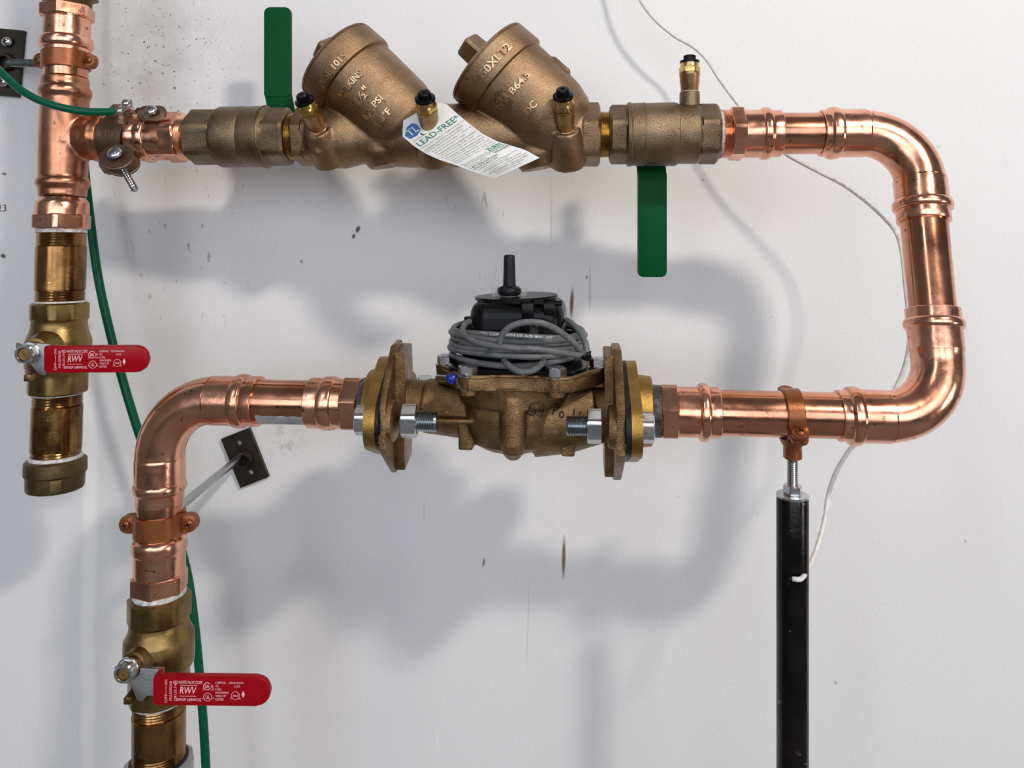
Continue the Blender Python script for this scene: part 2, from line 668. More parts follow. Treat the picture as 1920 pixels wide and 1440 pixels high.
    nt.links.new(sep.outputs['X'], wob.inputs[2])
    x0 = w2(167, 1000)[0] + 0.010
    dd = node(nt, 'ShaderNodeMath', operation='SUBTRACT')
    nt.links.new(wob.outputs[0], dd.inputs[0])
    dd.inputs[1].default_value = x0
    ab = node(nt, 'ShaderNodeMath', operation='ABSOLUTE')
    nt.links.new(dd.outputs[0], ab.inputs[0])
    seam = ramp(nt, ab.outputs[0], [(0.006, 1.0), (0.011, 0.0)])
    top = ramp(nt, sep.outputs['Z'], [(0.5, 1.0), (1.0, 0.0)])
    lo = node(nt, 'ShaderNodeMath', operation='LESS_THAN')
    nt.links.new(sep.outputs['Z'], lo.inputs[0])
    lo.inputs[1].default_value = w2(0, 620)[1]
    c = mix(nt, mul(seam, mix(nt, lo.outputs[0], 0.0, 0.8)), c, (0.97, 0.95, 0.92))
    nt.links.new(c, b.inputs['Base Color'])
    b.inputs['Roughness'].default_value = 0.55
    b.inputs['Specular IOR Level'].default_value = 0.25
    bump(nt, b, noise(nt, co, 180, 4, 0.6), 0.12, 0.001)
    return m


WALLM = wall_material()
CEIL = plain('ceiling_paint', (0.24, 0.24, 0.24), 0.8, c2=(0.20, 0.20, 0.20), scale=3)
FLOORM = plain('concrete_floor', (0.15, 0.14, 0.13), 0.6, c2=(0.21, 0.20, 0.19), scale=6, bump_s=(60, 0.2, 0.002))
SIDE = plain('side_wall_paint', (0.25, 0.24, 0.23), 0.7, c2=(0.21, 0.20, 0.19), scale=3)

# ------------------------------------------------------------------ the room
EX, EY, EZ = V((1, 0, 0)), V((0, 1, 0)), V((0, 0, 1))


def structure(name, c, sx, sy, sz, mat):
    m = box(V(c), EX, EY, EZ, sx, sy, sz)
    n = len(m.v)
    o = obj(name, m.v, m.f, mat, None, flat=True)
    # keep wall textures in room metres
    off = V(o.location)
    for v in o.data.vertices:
        v.co += off
    o.location = (0, 0, 0)
    o['kind'] = 'structure'
    return o


wall_b = structure('wall_back', (0.2, 0.06, 1.9), 7.4, 0.12, 4.0, WALLM)
structure('floor', (0.2, -3.0, -0.05), 7.6, 6.24, 0.10, FLOORM)
structure('ceiling', (0.2, -2.5, 3.95), 7.6, 5.24, 0.10, CEIL)
structure('wall_left', (-3.56, -2.5, 1.95), 0.12, 5.0, 3.9, SIDE)
structure('wall_right', (3.96, -2.5, 1.95), 0.12, 5.0, 3.9, SIDE)

wf = M()  # unseen wall, added with openings shaped to give the metal banded reflections
wf.addm(box(V((0.2, -5.06, 0.60)), EX, EY, EZ, 7.4, 0.12, 1.2))
wf.addm(box(V((0.2, -5.06, 3.70)), EX, EY, EZ, 7.4, 0.12, 0.4))
for x in (-3.3, -1.15, 1.0, 3.3):
    wf.addm(box(V((x, -5.06, 2.35)), EX, EY, EZ, 0.30, 0.12, 2.3))
wfo = wf.obj('wall_front_added', SIDE, None, flat=True)
wfo['kind'] = 'structure'

# ------------------------------------------------------------------ the runs
U = Row((125, 259, 0.835), (1716, 249, 0.752))               # upper horizontal run
L = Row((300, 748, 0.750), (1768, 784, 0.672))               # lower horizontal run
S1 = Row((127, 0, 0.838), (103, 930, 0.808), vert=True)      # upper left riser
S2 = Row((300, 748, 0.750), (298, 1440, 0.735), vert=True)   # lower left riser
R = Row((1716, 249, 0.752), (1768, 784, 0.672), vert=True)   # right drop


def socket(q_lip, q_end, rt, rl, rb, rn, bead0, bead1):
    """press-fitting profile from the open lip inwards, photograph pixels; returns (q, r) list"""
    sg = 1 if q_end > q_lip else -1
    mid = (bead0 + bead1) / 2
    h = abs(bead1 - bead0) / 2
    pr = [(q_lip, rl - 1.2), (q_lip + sg * 1.2, rl)]
    pr.append((bead0 - sg * 2.5, rl))
    for k in range(9):
        a = pi * k / 8
        pr.append((mid - sg * h * cos(a), rn + (rb - rn) * sin(a) ** 0.8 if 0 < k < 8 else rn))
    pr.append((q_end, rn))
    return pr


def threads(q0, q1, r, n, depth):
    """rings of thread between q0 and q1"""
    pr = []
    st = (q1 - q0) / n
    for i in range(n):
        pr += [(q0 + st * i, r - depth), (q0 + st * (i + 0.5), r)]
    pr.append((q1, r - depth))
    return pr


def pipe(row, q0, q1, r, name, label, mat=COPT, cat='pipe', group=None):
    m = row.lathe([(q0, r - 1), (q0 + (0.6 if q1 > q0 else -0.6), r)] +
                  [(q0 + (q1 - q0) * k / 8, r) for k in range(1, 8)] +
                  [(q1 - (0.6 if q1 > q0 else -0.6), r), (q1, r - 1)], 64)
    o = m.obj(name, mat)
    return tag(o, label, cat, group)


def stamp(parent, row, q, ang, s, hpx, mat, name='stamped_mark', along=True, r=None):
    """small ink mark lying on a round fitting; ang from the room-facing side"""
    sc = row.s(q)
    c = row.pt(q)
    rr = r * sc + 0.00012

    def fn(x, y, z):
        if along:
            a, t = ang + y / rr, x
        else:
            a, t = ang + x / rr, y
        return c + row.w * t + row.u * (rr * cos(a)) + row.v * (rr * sin(a))
    m = text_map(s, fn, height=hpx * sc)
    if m.v:
        m.obj(name, mat, parent, flat=True)


# --------------------------------------------------------- copper press elbows
def elbow(name, label, ra, pa, ca, rb, pb, R_bend, r_arc, loc):
    """ra row of first socket with profile pa (lip inwards), corner ca, row rb with profile pb (lip inwards)"""
    t = thing(name, label, 'pipe elbow', loc)
    secs_path, rad = [], []
    for q, r in pa:
        secs_path.append(ra.pt(q))
        rad.append(r * ra.s(q))
    arc = elbow_path(ra.pt(pa[0][0]), ca, rb.pt(pb[0][0]), R_bend)
    n = len(arc)
    k0, k1 = ra.s(pa[-1][0]), rb.s(pb[-1][0])
    # little shoulder where socket meets bend
    for i, p in enumerate(arc):
        f = i / (n - 1)
        secs_path.append(p)
        rad.append(r_arc[0] * k0 * (1 - f) + r_arc[1] * k1 * f)
    for q, r in reversed(pb):
        secs_path.append(rb.pt(q))
        rad.append(r * rb.s(q))
    # frames by parallel transport with tangents along the smooth path
    pts, rr = [secs_path[0]], [rad[0]]
    for p, r in zip(secs_path[1:], rad[1:]):
        if (p - pts[-1]).length > 1e-5:
            pts.append(p)
            rr.append(r)
    m = sweep(pts, rr, 56)
    m.obj('body', COP, t, 40)
    return t


cornerTR = U.B
cornerBR = L.B
cornerBL = L.A
e1 = elbow('copper_elbow', 'shiny copper elbow on top of the upright brown copper pipe',
           U, socket(1537, 1616, 39, 44, 49.5, 45.5, 1550, 1572) + [(1618, 45.5), (1621, 44.2)], cornerTR,
           R, socket(417, 342, 46, 53, 59.5, 52.5, 396, 378) + [(340, 52.5), (337, 51)], 0.050, (43.5, 50), P(1716, 420, 0.74))
e2 = elbow('copper_elbow', 'shiny copper elbow at the foot of the upright brown copper pipe',
           R, socket(580, 655, 47, 54.5, 60.5, 54.5, 599, 618) + [(657, 54.5), (660, 53)], cornerBR,
           L, socket(1570, 1662, 43.5, 49, 56.5, 51, 1588, 1611) + [(1664, 51), (1667, 49.5)], 0.050, (52.5, 49), P(1700, 840, 0.68))
e3 = elbow('copper_elbow', 'weathered copper elbow above the riser hanger and wall plate',
           L, socket(487, 402, 42, 48, 51.5, 47, 465, 443) + [(400, 47), (397, 46)], cornerBL,
           S2, socket(945, 862, 45, 47, 51.5, 49, 921, 904) + [(860, 49), (857, 48)], 0.056, (45.5, 48), P(300, 945, 0.75))
stamp(e1, U, 1600, 0.25, 'Viega', 7, TXTD, along=False, r=45.5)
stamp(e3, S2, 880, -0.2, 'Viega', 7, TXTD, along=False, r=49)
stamp(e2, L, 1640, 0.1, 'Viega', 8, TXTD, along=False, r=51)

# straight copper tube
pipe(U, 1463, 1537, 39.3, 'copper_pipe', 'short stained copper pipe between a threaded adapter and a shiny elbow')
pipe(R, 416.5, 580.5, 46.5, 'copper_pipe', 'upright brown copper pipe joining two shiny copper elbows')
pt1 = pipe(L, 1348, 1570.5, 44.0, 'copper_pipe', 'long copper pipe resting in the clamp of the black post')
pt2 = pipe(L, 486.5, 583, 42.3, 'copper_pipe', 'copper pipe with a torn silver sticker underneath')
pipe(S2, 944.5, 1006, 45.0, 'copper_pipe', 'short copper pipe inside the clamp under the weathered elbow')
pipe(S1, 110, 146, 43.5, 'copper_pipe', 'short copper pipe inside the clamp above the copper tee')

# torn sticker under pt2
c_s = []
fs = []
nu, nv = 12, 5
for i in range(nu + 1):
    q = 494 + (580 - 494) * i / nu
    for j in range(nv + 1):
        a = -0.42 - 0.62 * j / nv + (0.02 * sin(i * 2.1))
        rr = 42.5 * L.s(q)
        c_s.append(L.pt(q) + L.u * (rr * cos(a)) + L.v * (rr * sin(a)))
for i in range(nu):
    for j in range(nv):
        k = i * (nv + 1) + j
        fs.append([k, k + nv + 1, k + nv + 2, k + 1])
obj('sticker', c_s, fs, LBL, pt2)
bars = M()
random.seed(3)
q = 512
while q < 570:
    wd = random.choice((0.8, 1.2, 1.8))
    for aa in ((-0.55, -0.92),):
        vs = []
        for qq in (q, q + wd):
            for a in aa:
                rr = 42.75 * L.s(qq)
                vs.append(L.pt(qq) + L.u * (rr * cos(a)) + L.v * (rr * sin(a)))
        bars.add(vs, [[0, 1, 3, 2]])
    q += wd + random.choice((1.0, 1.4, 2.0))
bars.obj('barcode', TXTD, pt2, flat=True)

# --------------------------------------------------------- threaded copper adapters


def adapter(row, prof_body, label, loc, hexq=None, thr=None, rot=0.0, tape=None, hexmat=COP, stamped=None):
    t = thing('copper_adapter', label, 'pipe adapter', loc)
    row.lathe(prof_body, 56).obj('body', COP, t, 40)
    if hexq:
        q0, q1, r = hexq
        sg = 1 if q1 > q0 else -1
        b = 3.0 * sg
        row.lathe([(q0, r - 4), (q0 + b * 0.6, r - 1, 'h'), (q0 + b, r, 'h'), (q1 - b, r, 'h'), (q1 - b * 0.4, r - 1.5, 'h'), (q1, r - 5)],
                  48, rot).obj('hex_collar', hexmat, t, 28)
    if thr:
        q0, q1, r, n = thr
        row.lathe(threads(q0, q1, r, n, 1.6), 48).obj('thread', hexmat, t, 20)
    if tape:
        q0, q1, r = tape
        prof = [(q0, r - 2)] + [(q0 + (q1 - q0) * k / 6, r + (0.8 if k % 2 else -0.3)) for k in range(7)] + [(q1, r - 2)]
        row.lathe(prof, 40).obj('thread_tape', TAPE, t, 60)
    if stamped:
        stamp(t, row, *stamped)
    return t


# above the tee
adapter(S1, socket(112, 40, 43, 46.5, 52.5, 46.5, 93, 71) + [(38, 46.5), (37, 46)], 'copper adapter with hex collar above the clamp that holds the tee',
        P(127, 110, 0.835), (37, 12, 51.5), None, 0.2)
adapter(S1, [(371, 44), (374, 46), (378, 50), (383, 52), (400, 53), (404, 53)], 'copper adapter with hex collar directly below the tee', P(116, 430, 0.82),
        (402, 430, 56.5), None, 0.35, tape=(429, 437, 49))
adapter(U, socket(254, 318, 40, 44, 47.5, 43, 272, 290), 'copper adapter between ground clamp and green handled bronze valve', P(310, 300, 0.82),
        (317, 345, 46.5), (345, 362, 43.5, 5), 0.3)
adapter(U, socket(1463, 1392, 39, 44.5, 50, 45.5, 1443, 1425), 'copper adapter joining the bronze valve with hanging green lever to a short copper pipe', P(1400, 300, 0.76),
        (1393, 1367, 49.5), (1367, 1351, 46, 5), 0.2, tape=(1351, 1346, 46))
adapter(L, socket(1348.5, 1268, 43, 49, 56, 48, 1329, 1308), 'copper adapter between a gold brass flange and the long clamped pipe', P(1300, 830, 0.70),
        (1270, 1238, 54), None, 0.25)
adapter(L, socket(582, 650, 42, 48, 51.5, 47.5, 606, 632), 'copper adapter between the stickered copper pipe and a gold brass flange', P(620, 805, 0.73),
        (648, 682, 52), None, 0.25)
adapter(S2, socket(1005, 1074, 45, 48, 54, 50.5, 1008, 1034), 'copper adapter with hex collar between a copper clamp and a red lever valve', P(298, 1110, 0.745),
        (1073, 1108, 53.5), None, 0.1, tape=(1107, 1119, 51))

# --------------------------------------------------------- copper tee
t = thing('copper_tee', 'large dull copper tee crossed by the green ground wire', 'pipe tee', P(120, 370, 0.825))
m = M()
m.addm(S1.lathe(socket(146, 200, 43, 46.5, 52.5, 47.5, 165, 183) + [(240, 48.5), (300, 48.5), (331, 47.5)] +
                list(reversed(socket(370, 331, 43, 47, 53.5, 47.5, 352, 335))), 64))
m.addm(U.lathe([(118, 20), (140, 33), (155, 39), (168, 42), (180, 42.5), (183, 45.5), (188, 46.5), (193, 44.5), (203, 44)], 48))
remesh('tee', m, 0.0011, 22).obj('body', COPD, t, None)
U.lathe([(202, 42.5), (203, 43.2), (207, 43.2), (208, 41)], 48).obj('rim', COP, t)

pipe(U, 207, 254.5, 40, 'copper_pipe', 'short copper branch pipe hidden inside the bronze ground clamp')

# piping going on above the frame and below it
t = thing('threaded_riser', 'dark threaded pipe rising from the copper adapter to the ceiling', 'pipe', P(127, 10, 0.838))
top = P(127, 0, 0.838)
S1.lathe(threads(13, -6, 47.5, 5, 1.5), 48).obj('thread', CAPB, t, 20)
S1.lathe([(-5, 56), (-7, 60, 'h'), (-40, 60, 'h'), (-44, 56)], 48, 0.3).obj('hex_collar', BRV, t, 28)
m = lathe(S1.pt(-40), V((0, 0, 1)), [(0, 0.0207), (3.9 - S1.pt(-40).z, 0.0207)], 40)
m.obj('pipe', COPT, t)

# --------------------------------------------------------- brass nipples


def nipple(row, q0, q1, r, label, loc, tape0=True, tape1=True, mat=BRN, nthr=4, tl=18):
    t = thing('brass_nipple', label, 'pipe nipple', loc)
    sg = 1 if q1 > q0 else -1
    a, b = q0 + sg * 7, q1 - sg * 7
    row.lathe(threads(q0, a + sg * tl, r - 1.0, nthr + 1, 1.3) + [(a + sg * (tl + 1), r), (b - sg * (tl + 1), r)] +
              threads(b - sg * tl, q1, r - 1.0, nthr + 1, 1.3), 56).obj('body', mat, t, 25)
    if tape0:
        row.lathe([(q0 + 0.2, r - 2), (q0 + sg * 0.8, r + 0.2), (q0 + sg * 2.5, r + 0.8), (q0 + sg * 4.5, r - 0.2), (q0 + sg * 5, r - 2)], 40).obj('thread_tape', TAPE, t, 60)
    if tape1:
        row.lathe([(q1 - 0.2, r - 2), (q1 - sg * 0.8, r + 0.2), (q1 - sg * 2.5, r + 0.8), (q1 - sg * 4.5, r - 0.2), (q1 - sg * 5, r - 2)], 40).obj('thread_tape', TAPE, t, 60)
    return t


nipple(S1, 437, 569, 49.3, 'scuffed brass nipple between the copper tee and a red lever valve', P(115, 569, 0.82), False)
nipple(S1, 735, 868, 50.0, 'scuffed brass nipple between a red lever valve and the dark end cap', P(108, 868, 0.81))
nipple(S2, 1308, 1428, 52.0, 'brown brass nipple between a red lever valve and the grey union nut', P(298, 1428, 0.738))
for q0, q1, lab in ((545, 561, 'bright close nipple between the check valve and the valve with raised green lever'),
                    (1124, 1143, 'bright close nipple between the check valve and the valve with hanging green lever')):
    m = U.lathe(threads(q0, q1, 44 if q0 > 800 else 43, 5, 2.2), 48)
    tag(m.obj('close_nipple', BRT, None, 20), lab, 'pipe nipple')

# end cap
t = thing('threaded_pipe_closure', 'dark bronze screw cap closing the bottom of a scuffed brass nipple', 'pipe cap', P(105, 928, 0.808))
S1.lathe([(859, 55), (861, 59), (863, 61), (884, 61.5), (886, 61), (888, 58.5), (892, 57.5), (912, 57), (916, 55), (918, 50)], 56).obj('body', CAPB, t, 30)
for a in (0.55, 0.55 + pi):
    c = S1.pt(900)
    s = S1.s(900)
    uu = S1.u * cos(a) + S1.v * sin(a)
    vv = S1.v * cos(a) - S1.u * sin(a)
    box(c + uu * (57.0 * s), uu, vv, S1.w, 9 * s, 22 * s, 27 * s, 1.8 * s).obj('lug', CAPB, t)
S1.lathe([(853, 51), (855, 52.5), (858, 53), (860, 52)], 40).obj('thread_tape', TAPE, t, 60)

# --------------------------------------------------------- union below the lower nipple
t = thing('pipe_union', 'grey metal union nut below the brown brass nipple', 'pipe union', P(298, 1500, 0.735))
S2.lathe([(1424, 56), (1427, 63), (1430, 68, 'o'), (1462, 68, 'o'), (1468, 62)], 48, 0.1).obj('nut', GRYM, t, 28)
S2.lathe([(1420, 53), (1421, 57), (1430, 58), (1432, 50)], 40).obj('gasket', BLKR, t)
b0 = S2.pt(1465)
lathe(b0, V((0, 0, -1)), [(0, 0.0207), (b0.z, 0.0207)], 40).obj('pipe', COPT, t)

# --------------------------------------------------------- red handled ball valves
UX, UZ, UC = V((1, 0, 0)), V((0, 0, 1)), V((0, -1, 0))


def red_print(parent, px0, py_mid, length, height, d, tilt, thick):
    """white print of the lever; px0 left end of lever, sizes in pixels at depth d"""
    s = d / F
    o = P(px0, py_mid, d) + UC * (thick / 2 + 0.00015)
    u = V((cos(tilt), 0, -sin(tilt)))
    v = V((sin(tilt), 0, cos(tilt)))

    def put(sx, fx, fy, w=None, h=None, rot=0, bold=0.0, shear=0.0):
        cxm, cym = fx * length * s, fy * height * s

        def fn(x, y, z):
            if rot:
                x, y = -y, x
            return o + u * (cxm + x) + v * (cym + y)
        return text_map(sx, fn, width=(w * length * s if w else None), height=(h * height * s if h else None), bold=bold, shear=shear)
    m = M()
    m.addm(put('OFF', 0.110, -0.26, w=0.075, h=0.085, rot=1))
    m.addm(put('ON', 0.110, 0.28, w=0.05, h=0.085, rot=1))
    m.addm(put('FIG.5592AB', 0.150, 0.0, w=0.165, h=0.085, rot=1))
    m.addm(put('B125.14', 0.190, 0.0, w=0.115, h=0.085, rot=1))
    m.addm(put('RED-WHITE VALVE CORP.', 0.298, 0.30, w=0.250, h=0.105, bold=0.005))
    m.addm(put('RWV', 0.300, 0.02, w=0.145, h=0.24, bold=0.01, shear=0.2))
    m.addm(put('150WSP 600WOG', 0.298, -0.30, w=0.230, h=0.105, bold=0.006))
    m.addm(put('SA', 0.463, 0.17, w=0.038, h=0.12, bold=0.02))
    m.addm(put('UL', 0.468, -0.20, w=0.034, h=0.13, bold=0.01))
    m.addm(put('c', 0.432, 0.06, h=0.06))
    m.addm(put('US', 0.510, 0.06, w=0.028, h=0.06))
    m.addm(put('c', 0.430, -0.24, h=0.06))
    m.addm(put('US', 0.512, -0.24, w=0.024, h=0.06))
    for i, (tx, wd) in enumerate((('1/2PSIG', 0.085), ('5G', 0.024), ('125G', 0.05), ('MAX300PSI', 0.11), ('WMH1197', 0.09), ('LISTED', 0.07))):
        m.addm(put(tx, 0.535 + wd / 2, 0.30 - 0.115 * i, w=wd, h=0.075, bold=0.004))
    m.addm(put('NSF/ANSI/CAN', 0.71, 0.30, w=0.125, h=0.07))
    m.addm(put('61/372', 0.72, 0.18, w=0.05, h=0.07))
    m.addm(put('ALS', 0.705, -0.14, w=0.045, h=0.07, bold=0.01))
    m.addm(put('c', 0.668, -0.24, h=0.055))
    m.addm(put('US', 0.740, -0.24, w=0.02, h=0.055))
    m.addm(put('R', 0.505, 0.17, h=0.05))

    def pos(fx, fy):
        return o + u * (fx * length * s) + v * (fy * height * s)

    def quad(fx0, fy0, fx1, fy1):
        m.add([pos(fx0, fy0), pos(fx1, fy0), pos(fx1, fy1), pos(fx0, fy1)], [[0, 1, 2, 3]])

    def ringmark(fx, fy, rad, wd, a0=0, a1=2 * pi):
        c = pos(fx, fy)
        vs, fs = [], []
        for i in range(25):
            a = a0 + (a1 - a0) * i / 24
            dv = u * cos(a) + v * sin(a)
            vs += [c + dv * (rad * s), c + dv * ((rad - wd) * s)]
        for i in range(24):
            fs.append([2 * i, 2 * i + 2, 2 * i + 3, 2 * i + 1])
        m.add(vs, fs)
    k = height / 49.0
    ringmark(0.463, 0.17, 6.6 * k, 1.0 * k, 0.6, 2 * pi - 0.6)
    ringmark(0.468, -0.20, 7.2 * k, 0.8 * k)
    ringmark(0.705, -0.14, 7.0 * k, 0.7 * k)
    ringmark(0.505, 0.17, 2.4 * k, 0.5 * k)
    quad(0.230, 0.185, 0.375, 0.200)
    quad(0.225, -0.185, 0.370, -0.170)
    quad(0.1085, -0.12, 0.1115, 0.13)
    # arrow tip and diamond
    m.add([pos(0.104, 0.08), pos(0.116, 0.08), pos(0.110, 0.16)], [[0, 1, 2]])
    a, b_, c_, d_ = pos(0.772, 0.03), pos(0.787, -0.09), pos(0.772, -0.22), pos(0.757, -0.09)
    ce = pos(0.772, -0.09)
    m.add([a, b_, c_, d_], [[0, 1, 2, 3]])
    m.obj('lettering', INK, parent, flat=True)


def red_valve(row, qs, r, qc, nut_px, d_front, handle, label, tilt, loc):
    """qs: seven positions along the riser from the top hex to the bottom face"""
    t = thing('ball_valve', label, 'valve', loc)
    q0, q1, q2, q3, q4, q5, q6 = qs
    rh, rn, rbody, rl = r
    prof = [(q0, rh - 6), (q0 + 1, rh - 3, 'o'), (q0 + 3, rh, 'o'), (q1 - 3, rh, 'o'), (q1, rn), (q1 + 2, rn - 1), (q2 - 4, rn), (q2 - 2, rn + 1),
            (q2 + 2, rn + 2), (q3 - 4, rbody - 1), (q3, rbody), ((q3 + q4) / 2, rbody + 0.5), (q4 - 3, rbody), (q4, rbody - 1.5), (q4 + 7, rl + 2), (q5, rl), (q5 + 3, rl, 'o'),
            (q6 - 3, rl, 'o'), (q6 - 1, rl - 3, 'o'), (q6, rl - 6)]
    row.lathe(prof, 64, 0.25).obj('body', BRV, t, 30)
    # stem housing to the room
    c = row.pt(qc)
    d_c = c.y + WALL
    end = P(nut_px[0], nut_px[1], d_front)
    w = (end - c).normalized()
    ln = (end - c).length
    s = d_c / F
    lathe(c, w, [(0.4 * ln, 34 * s), (0.50 * ln, 31 * s), (0.58 * ln, 27 * s), (0.70 * ln, 25 * s), (0.74 * ln, 24 * s), (0.75 * ln, 19 * s), (0.84 * ln, 18 * s)], 40).obj('stem_housing', BRV, t)
    sf = d_front / F
    # grey arm with its stop tabs
    hx0, hx1, hy0, hy1 = handle
    arm_o = P(nut_px[0], nut_px[1], d_front) + UC * (-0.010)
    ax1 = (hx0 + 8 - nut_px[0]) * sf
    top_, bot = (nut_px[1] - hy0 - 2) * sf, -(hy1 - nut_px[1] + 2) * sf
    out = [(-14 * sf, top_ - 2 * sf), (-26 * sf, top_ + 4 * sf), (-27 * sf, top_ - 5 * sf), (-18 * sf, top_ - 14 * sf), (-17 * sf, -10 * sf), (4 * sf, -22 * sf),
           (16 * sf, bot - 4 * sf), (26 * sf, bot - 7 * sf), (34 * sf, bot + 6 * sf), (ax1, bot + 6 * sf), (ax1, top_ + 1 * sf), (10 * sf, top_ + 4 * sf)]
    plate(out, 0.0042, arm_o, UX, UZ, UC, 0.0006).obj('lever_arm', GRYM, t)
    lathe(arm_o, UC, [(0.001, 21 * sf), (0.0035, 21 * sf), (0.004, 20 * sf)], 32).obj('washer', ZNC, t)
    nut = lathe(arm_o, UC, [(0.0035, 16 * sf), (0.0040, 19 * sf, 'h'), (0.0105, 19 * sf, 'h'), (0.0118, 16.5 * sf), (0.0118, 12.5 * sf), (0.006, 12 * sf)], 48, 0.4).obj('nut', ZNC, t, 25)
    lathe(arm_o, UC, [(0.001, 11.5 * sf), (0.0102, 11.5 * sf), (0.0108, 10.5 * sf)], 32).obj('stem', BRC, nut)
    lathe(arm_o, UC, [(0.0105, 2.2 * sf), (0.01105, 2.2 * sf), (0.01105, 1.0 * sf), (0.0108, 0.8 * sf)], 16).obj('centre_punch', BRT, nut)
    # stop pin below the arm
    box(P(nut_px[0] + 14, nut_px[1] + 42, d_front + 0.018), UX, UZ, UC, 14 * sf, 14 * sf, 0.016, 0.001).obj('stop_pin', BRV, t)
    # lever
    u = V((cos(tilt), 0, -sin(tilt)))
    v = V((sin(tilt), 0, cos(tilt)))
    ln = (hx1 - hx0) * sf
    hh = (hy1 - hy0) * sf
    th = 0.0058
    lo = P(hx0, (hy0 + hy1) / 2, d_front)
    outl = roundrect(0, ln, -hh / 2, hh / 2, 0, 8, (5 * sf, hh * 0.46, hh * 0.46, 3 * sf))
    lev = plate(outl, th, lo, u, v, UC, 0.0014, 3).obj('lever', RED, t)
    # sleeve bending back to the arm
    box(lo + u * (4 * sf) - UC * 0.0055, u, v, UC, 9 * sf, hh * 0.98, 0.011, 0.0012).obj('sleeve_bend', RED, lev)
    red_print(lev, hx0, (hy0 + hy1) / 2, hx1 - hx0, hy1 - hy0, d_front, tilt, th)
    return t


red_valve(S1, (567, 600, 618, 639, 688, 702, 737), (58, 55, 64, 59), 650, (46, 664), 0.752, (86, 280, 648, 698),
          'yellow brass valve with red lever between the two scuffed brass nipples', -0.005, P(110, 737, 0.81))
red_valve(S2, (1115, 1160, 1176, 1194, 1247, 1262, 1309), (61, 58, 68, 59), 1212, (232, 1263), 0.690, (290, 508, 1264, 1318),
          'yellow brass valve with red lever standing above a brown nipple and grey union', 0.012, P(300, 1310, 0.738))


# --------------------------------------------------------- green handled ball valves
def green_valve(prof, label, loc, mark_q, handle, stem_q, ridges):
    t = thing('ball_valve', label, 'valve', loc)
    U.lathe(prof, 64, 0.35).obj('body', BRZ2, t, 28)
    for q, r in ridges:
        U.lathe([(q - 1.5, r - 1), (q - 1, r + 0.9), (q + 1, r + 0.9), (q + 1.5, r - 1)], 56).obj('ridge', BRZ2, t)
    # stem on the wall side
    s = U.s(stem_q)
    c = U.pt(stem_q)
    lathe(c, -U.u, [(30 * s, 30 * s), (64 * s, 26 * s), (66 * s, 17 * s), (92 * s, 16 * s), (98 * s, 19 * s, 'h'), (112 * s, 19 * s, 'h'), (113 * s, 10 * s)], 36).obj('stem', BRZ2, t)
    x0, x1, y0, y1, d = handle           # lever in photograph pixels at depth d
    k = d / F
    up = y1 > y0
    ymid = c.z
    o = P((x0 + x1) / 2, CY, d)
    wd = (x1 - x0) * k
    zt = P(0, y0, d).z
    zb = P(0, y1, d).z
    z_lo, z_hi = min(zt, zb), max(zt, zb)
    base = V((o.x, o.y, 0))
    free_top = (zt + zb) / 2 > ymid
    if free_top:
        rr = (0.002, 0.002, 9 * k, 9 * k)
    else:
        rr = (9 * k, 9 * k, 0.002, 0.002)
    lev = plate(roundrect(-wd / 2, wd / 2, z_lo, z_hi, 0, 6, rr), 0.0075, base, UX, UZ, UC, 0.0016, 3).obj('lever', GRN, t, 40)
    # slanted sleeve and flat arm back to the stem
    zn = z_lo if free_top else z_hi
    sgn = 1 if free_top else -1
    back = c - U.u * (100 * s)
    a = V((o.x, o.y, zn + sgn * 0.004))
    b = V((o.x + (0.004 if free_top else 0.0), back.y, zn - sgn * 0.020))
    w = (b - a).normalized()
    n = w.cross(UX).normalized()
    box((a + b) / 2, UX, n, w, wd * 1.02, 0.0065, (b - a).length + 0.006, 0.0015).obj('sleeve_bend', GRN, lev)
    e = V((c.x, back.y, c.z))
    bb = V((b.x, back.y, b.z))
    w2_ = (e - bb).normalized()
    n2 = w2_.cross(UX).normalized()
    box((bb + e) / 2, w2_.cross(n2), n2, w2_, wd * 0.8, 0.004, (e - bb).length + 0.02, 0.0008).obj('lever_arm', ZNC, t)
    return t


vA = green_valve([(360, 44), (361, 47, 'h'), (364, 50.5, 'h'), (409, 50.5, 'h'), (412, 50.5), (414, 55), (418, 57), (462, 57.5), (464, 56.5), (466, 57.5), (496, 58), (500, 58.5), (504, 57.5), (507, 54),
                  (510, 53, 'h'), (541, 53, 'h'), (546, 50, 'h'), (547, 44)],
                 'bronze ball valve with green lever pointing up, beside the ground clamp', P(450, 315, 0.81), 480, (497, 546, 15, 182, 0.868), 478, ((500, 58.5),))
vB = green_valve([(1142, 46), (1143, 50, 'h'), (1147, 54, 'h'), (1172, 54, 'h'), (1175, 56), (1176, 60), (1182, 60.5), (1184, 59), (1208, 59.5), (1209, 58.8), (1262, 60), (1268, 59), (1270, 56.5),
                  (1275, 56), (1306, 56), (1309, 54), (1312, 55, 'h'), (1341, 55, 'h'), (1346, 51, 'h'), (1347, 46)],
                 'bronze ball valve with green lever hanging down and upright test cock', P(1245, 311, 0.775), 1240, (1196, 1249, 322, 519, 0.815), 1236, ((1207, 59.2), (1268, 57.5)))


# --------------------------------------------------------- double check valve
A_dir2 = (0.74, 0.67)
fw, fv = U.w, U.v
e_a = (fw * -A_dir2[0] + fv * A_dir2[1]).normalized()       # towards the cover
e_c = (fw * A_dir2[1] + fv * A_dir2[0]).normalized()        # reads along the letters
e_n = U.u
t = thing('check_valve', 'cast bronze double check valve with two slanted cylinders and embossed letters', 'valve', P(850, 315, 0.79))
s0 = U.s(850)


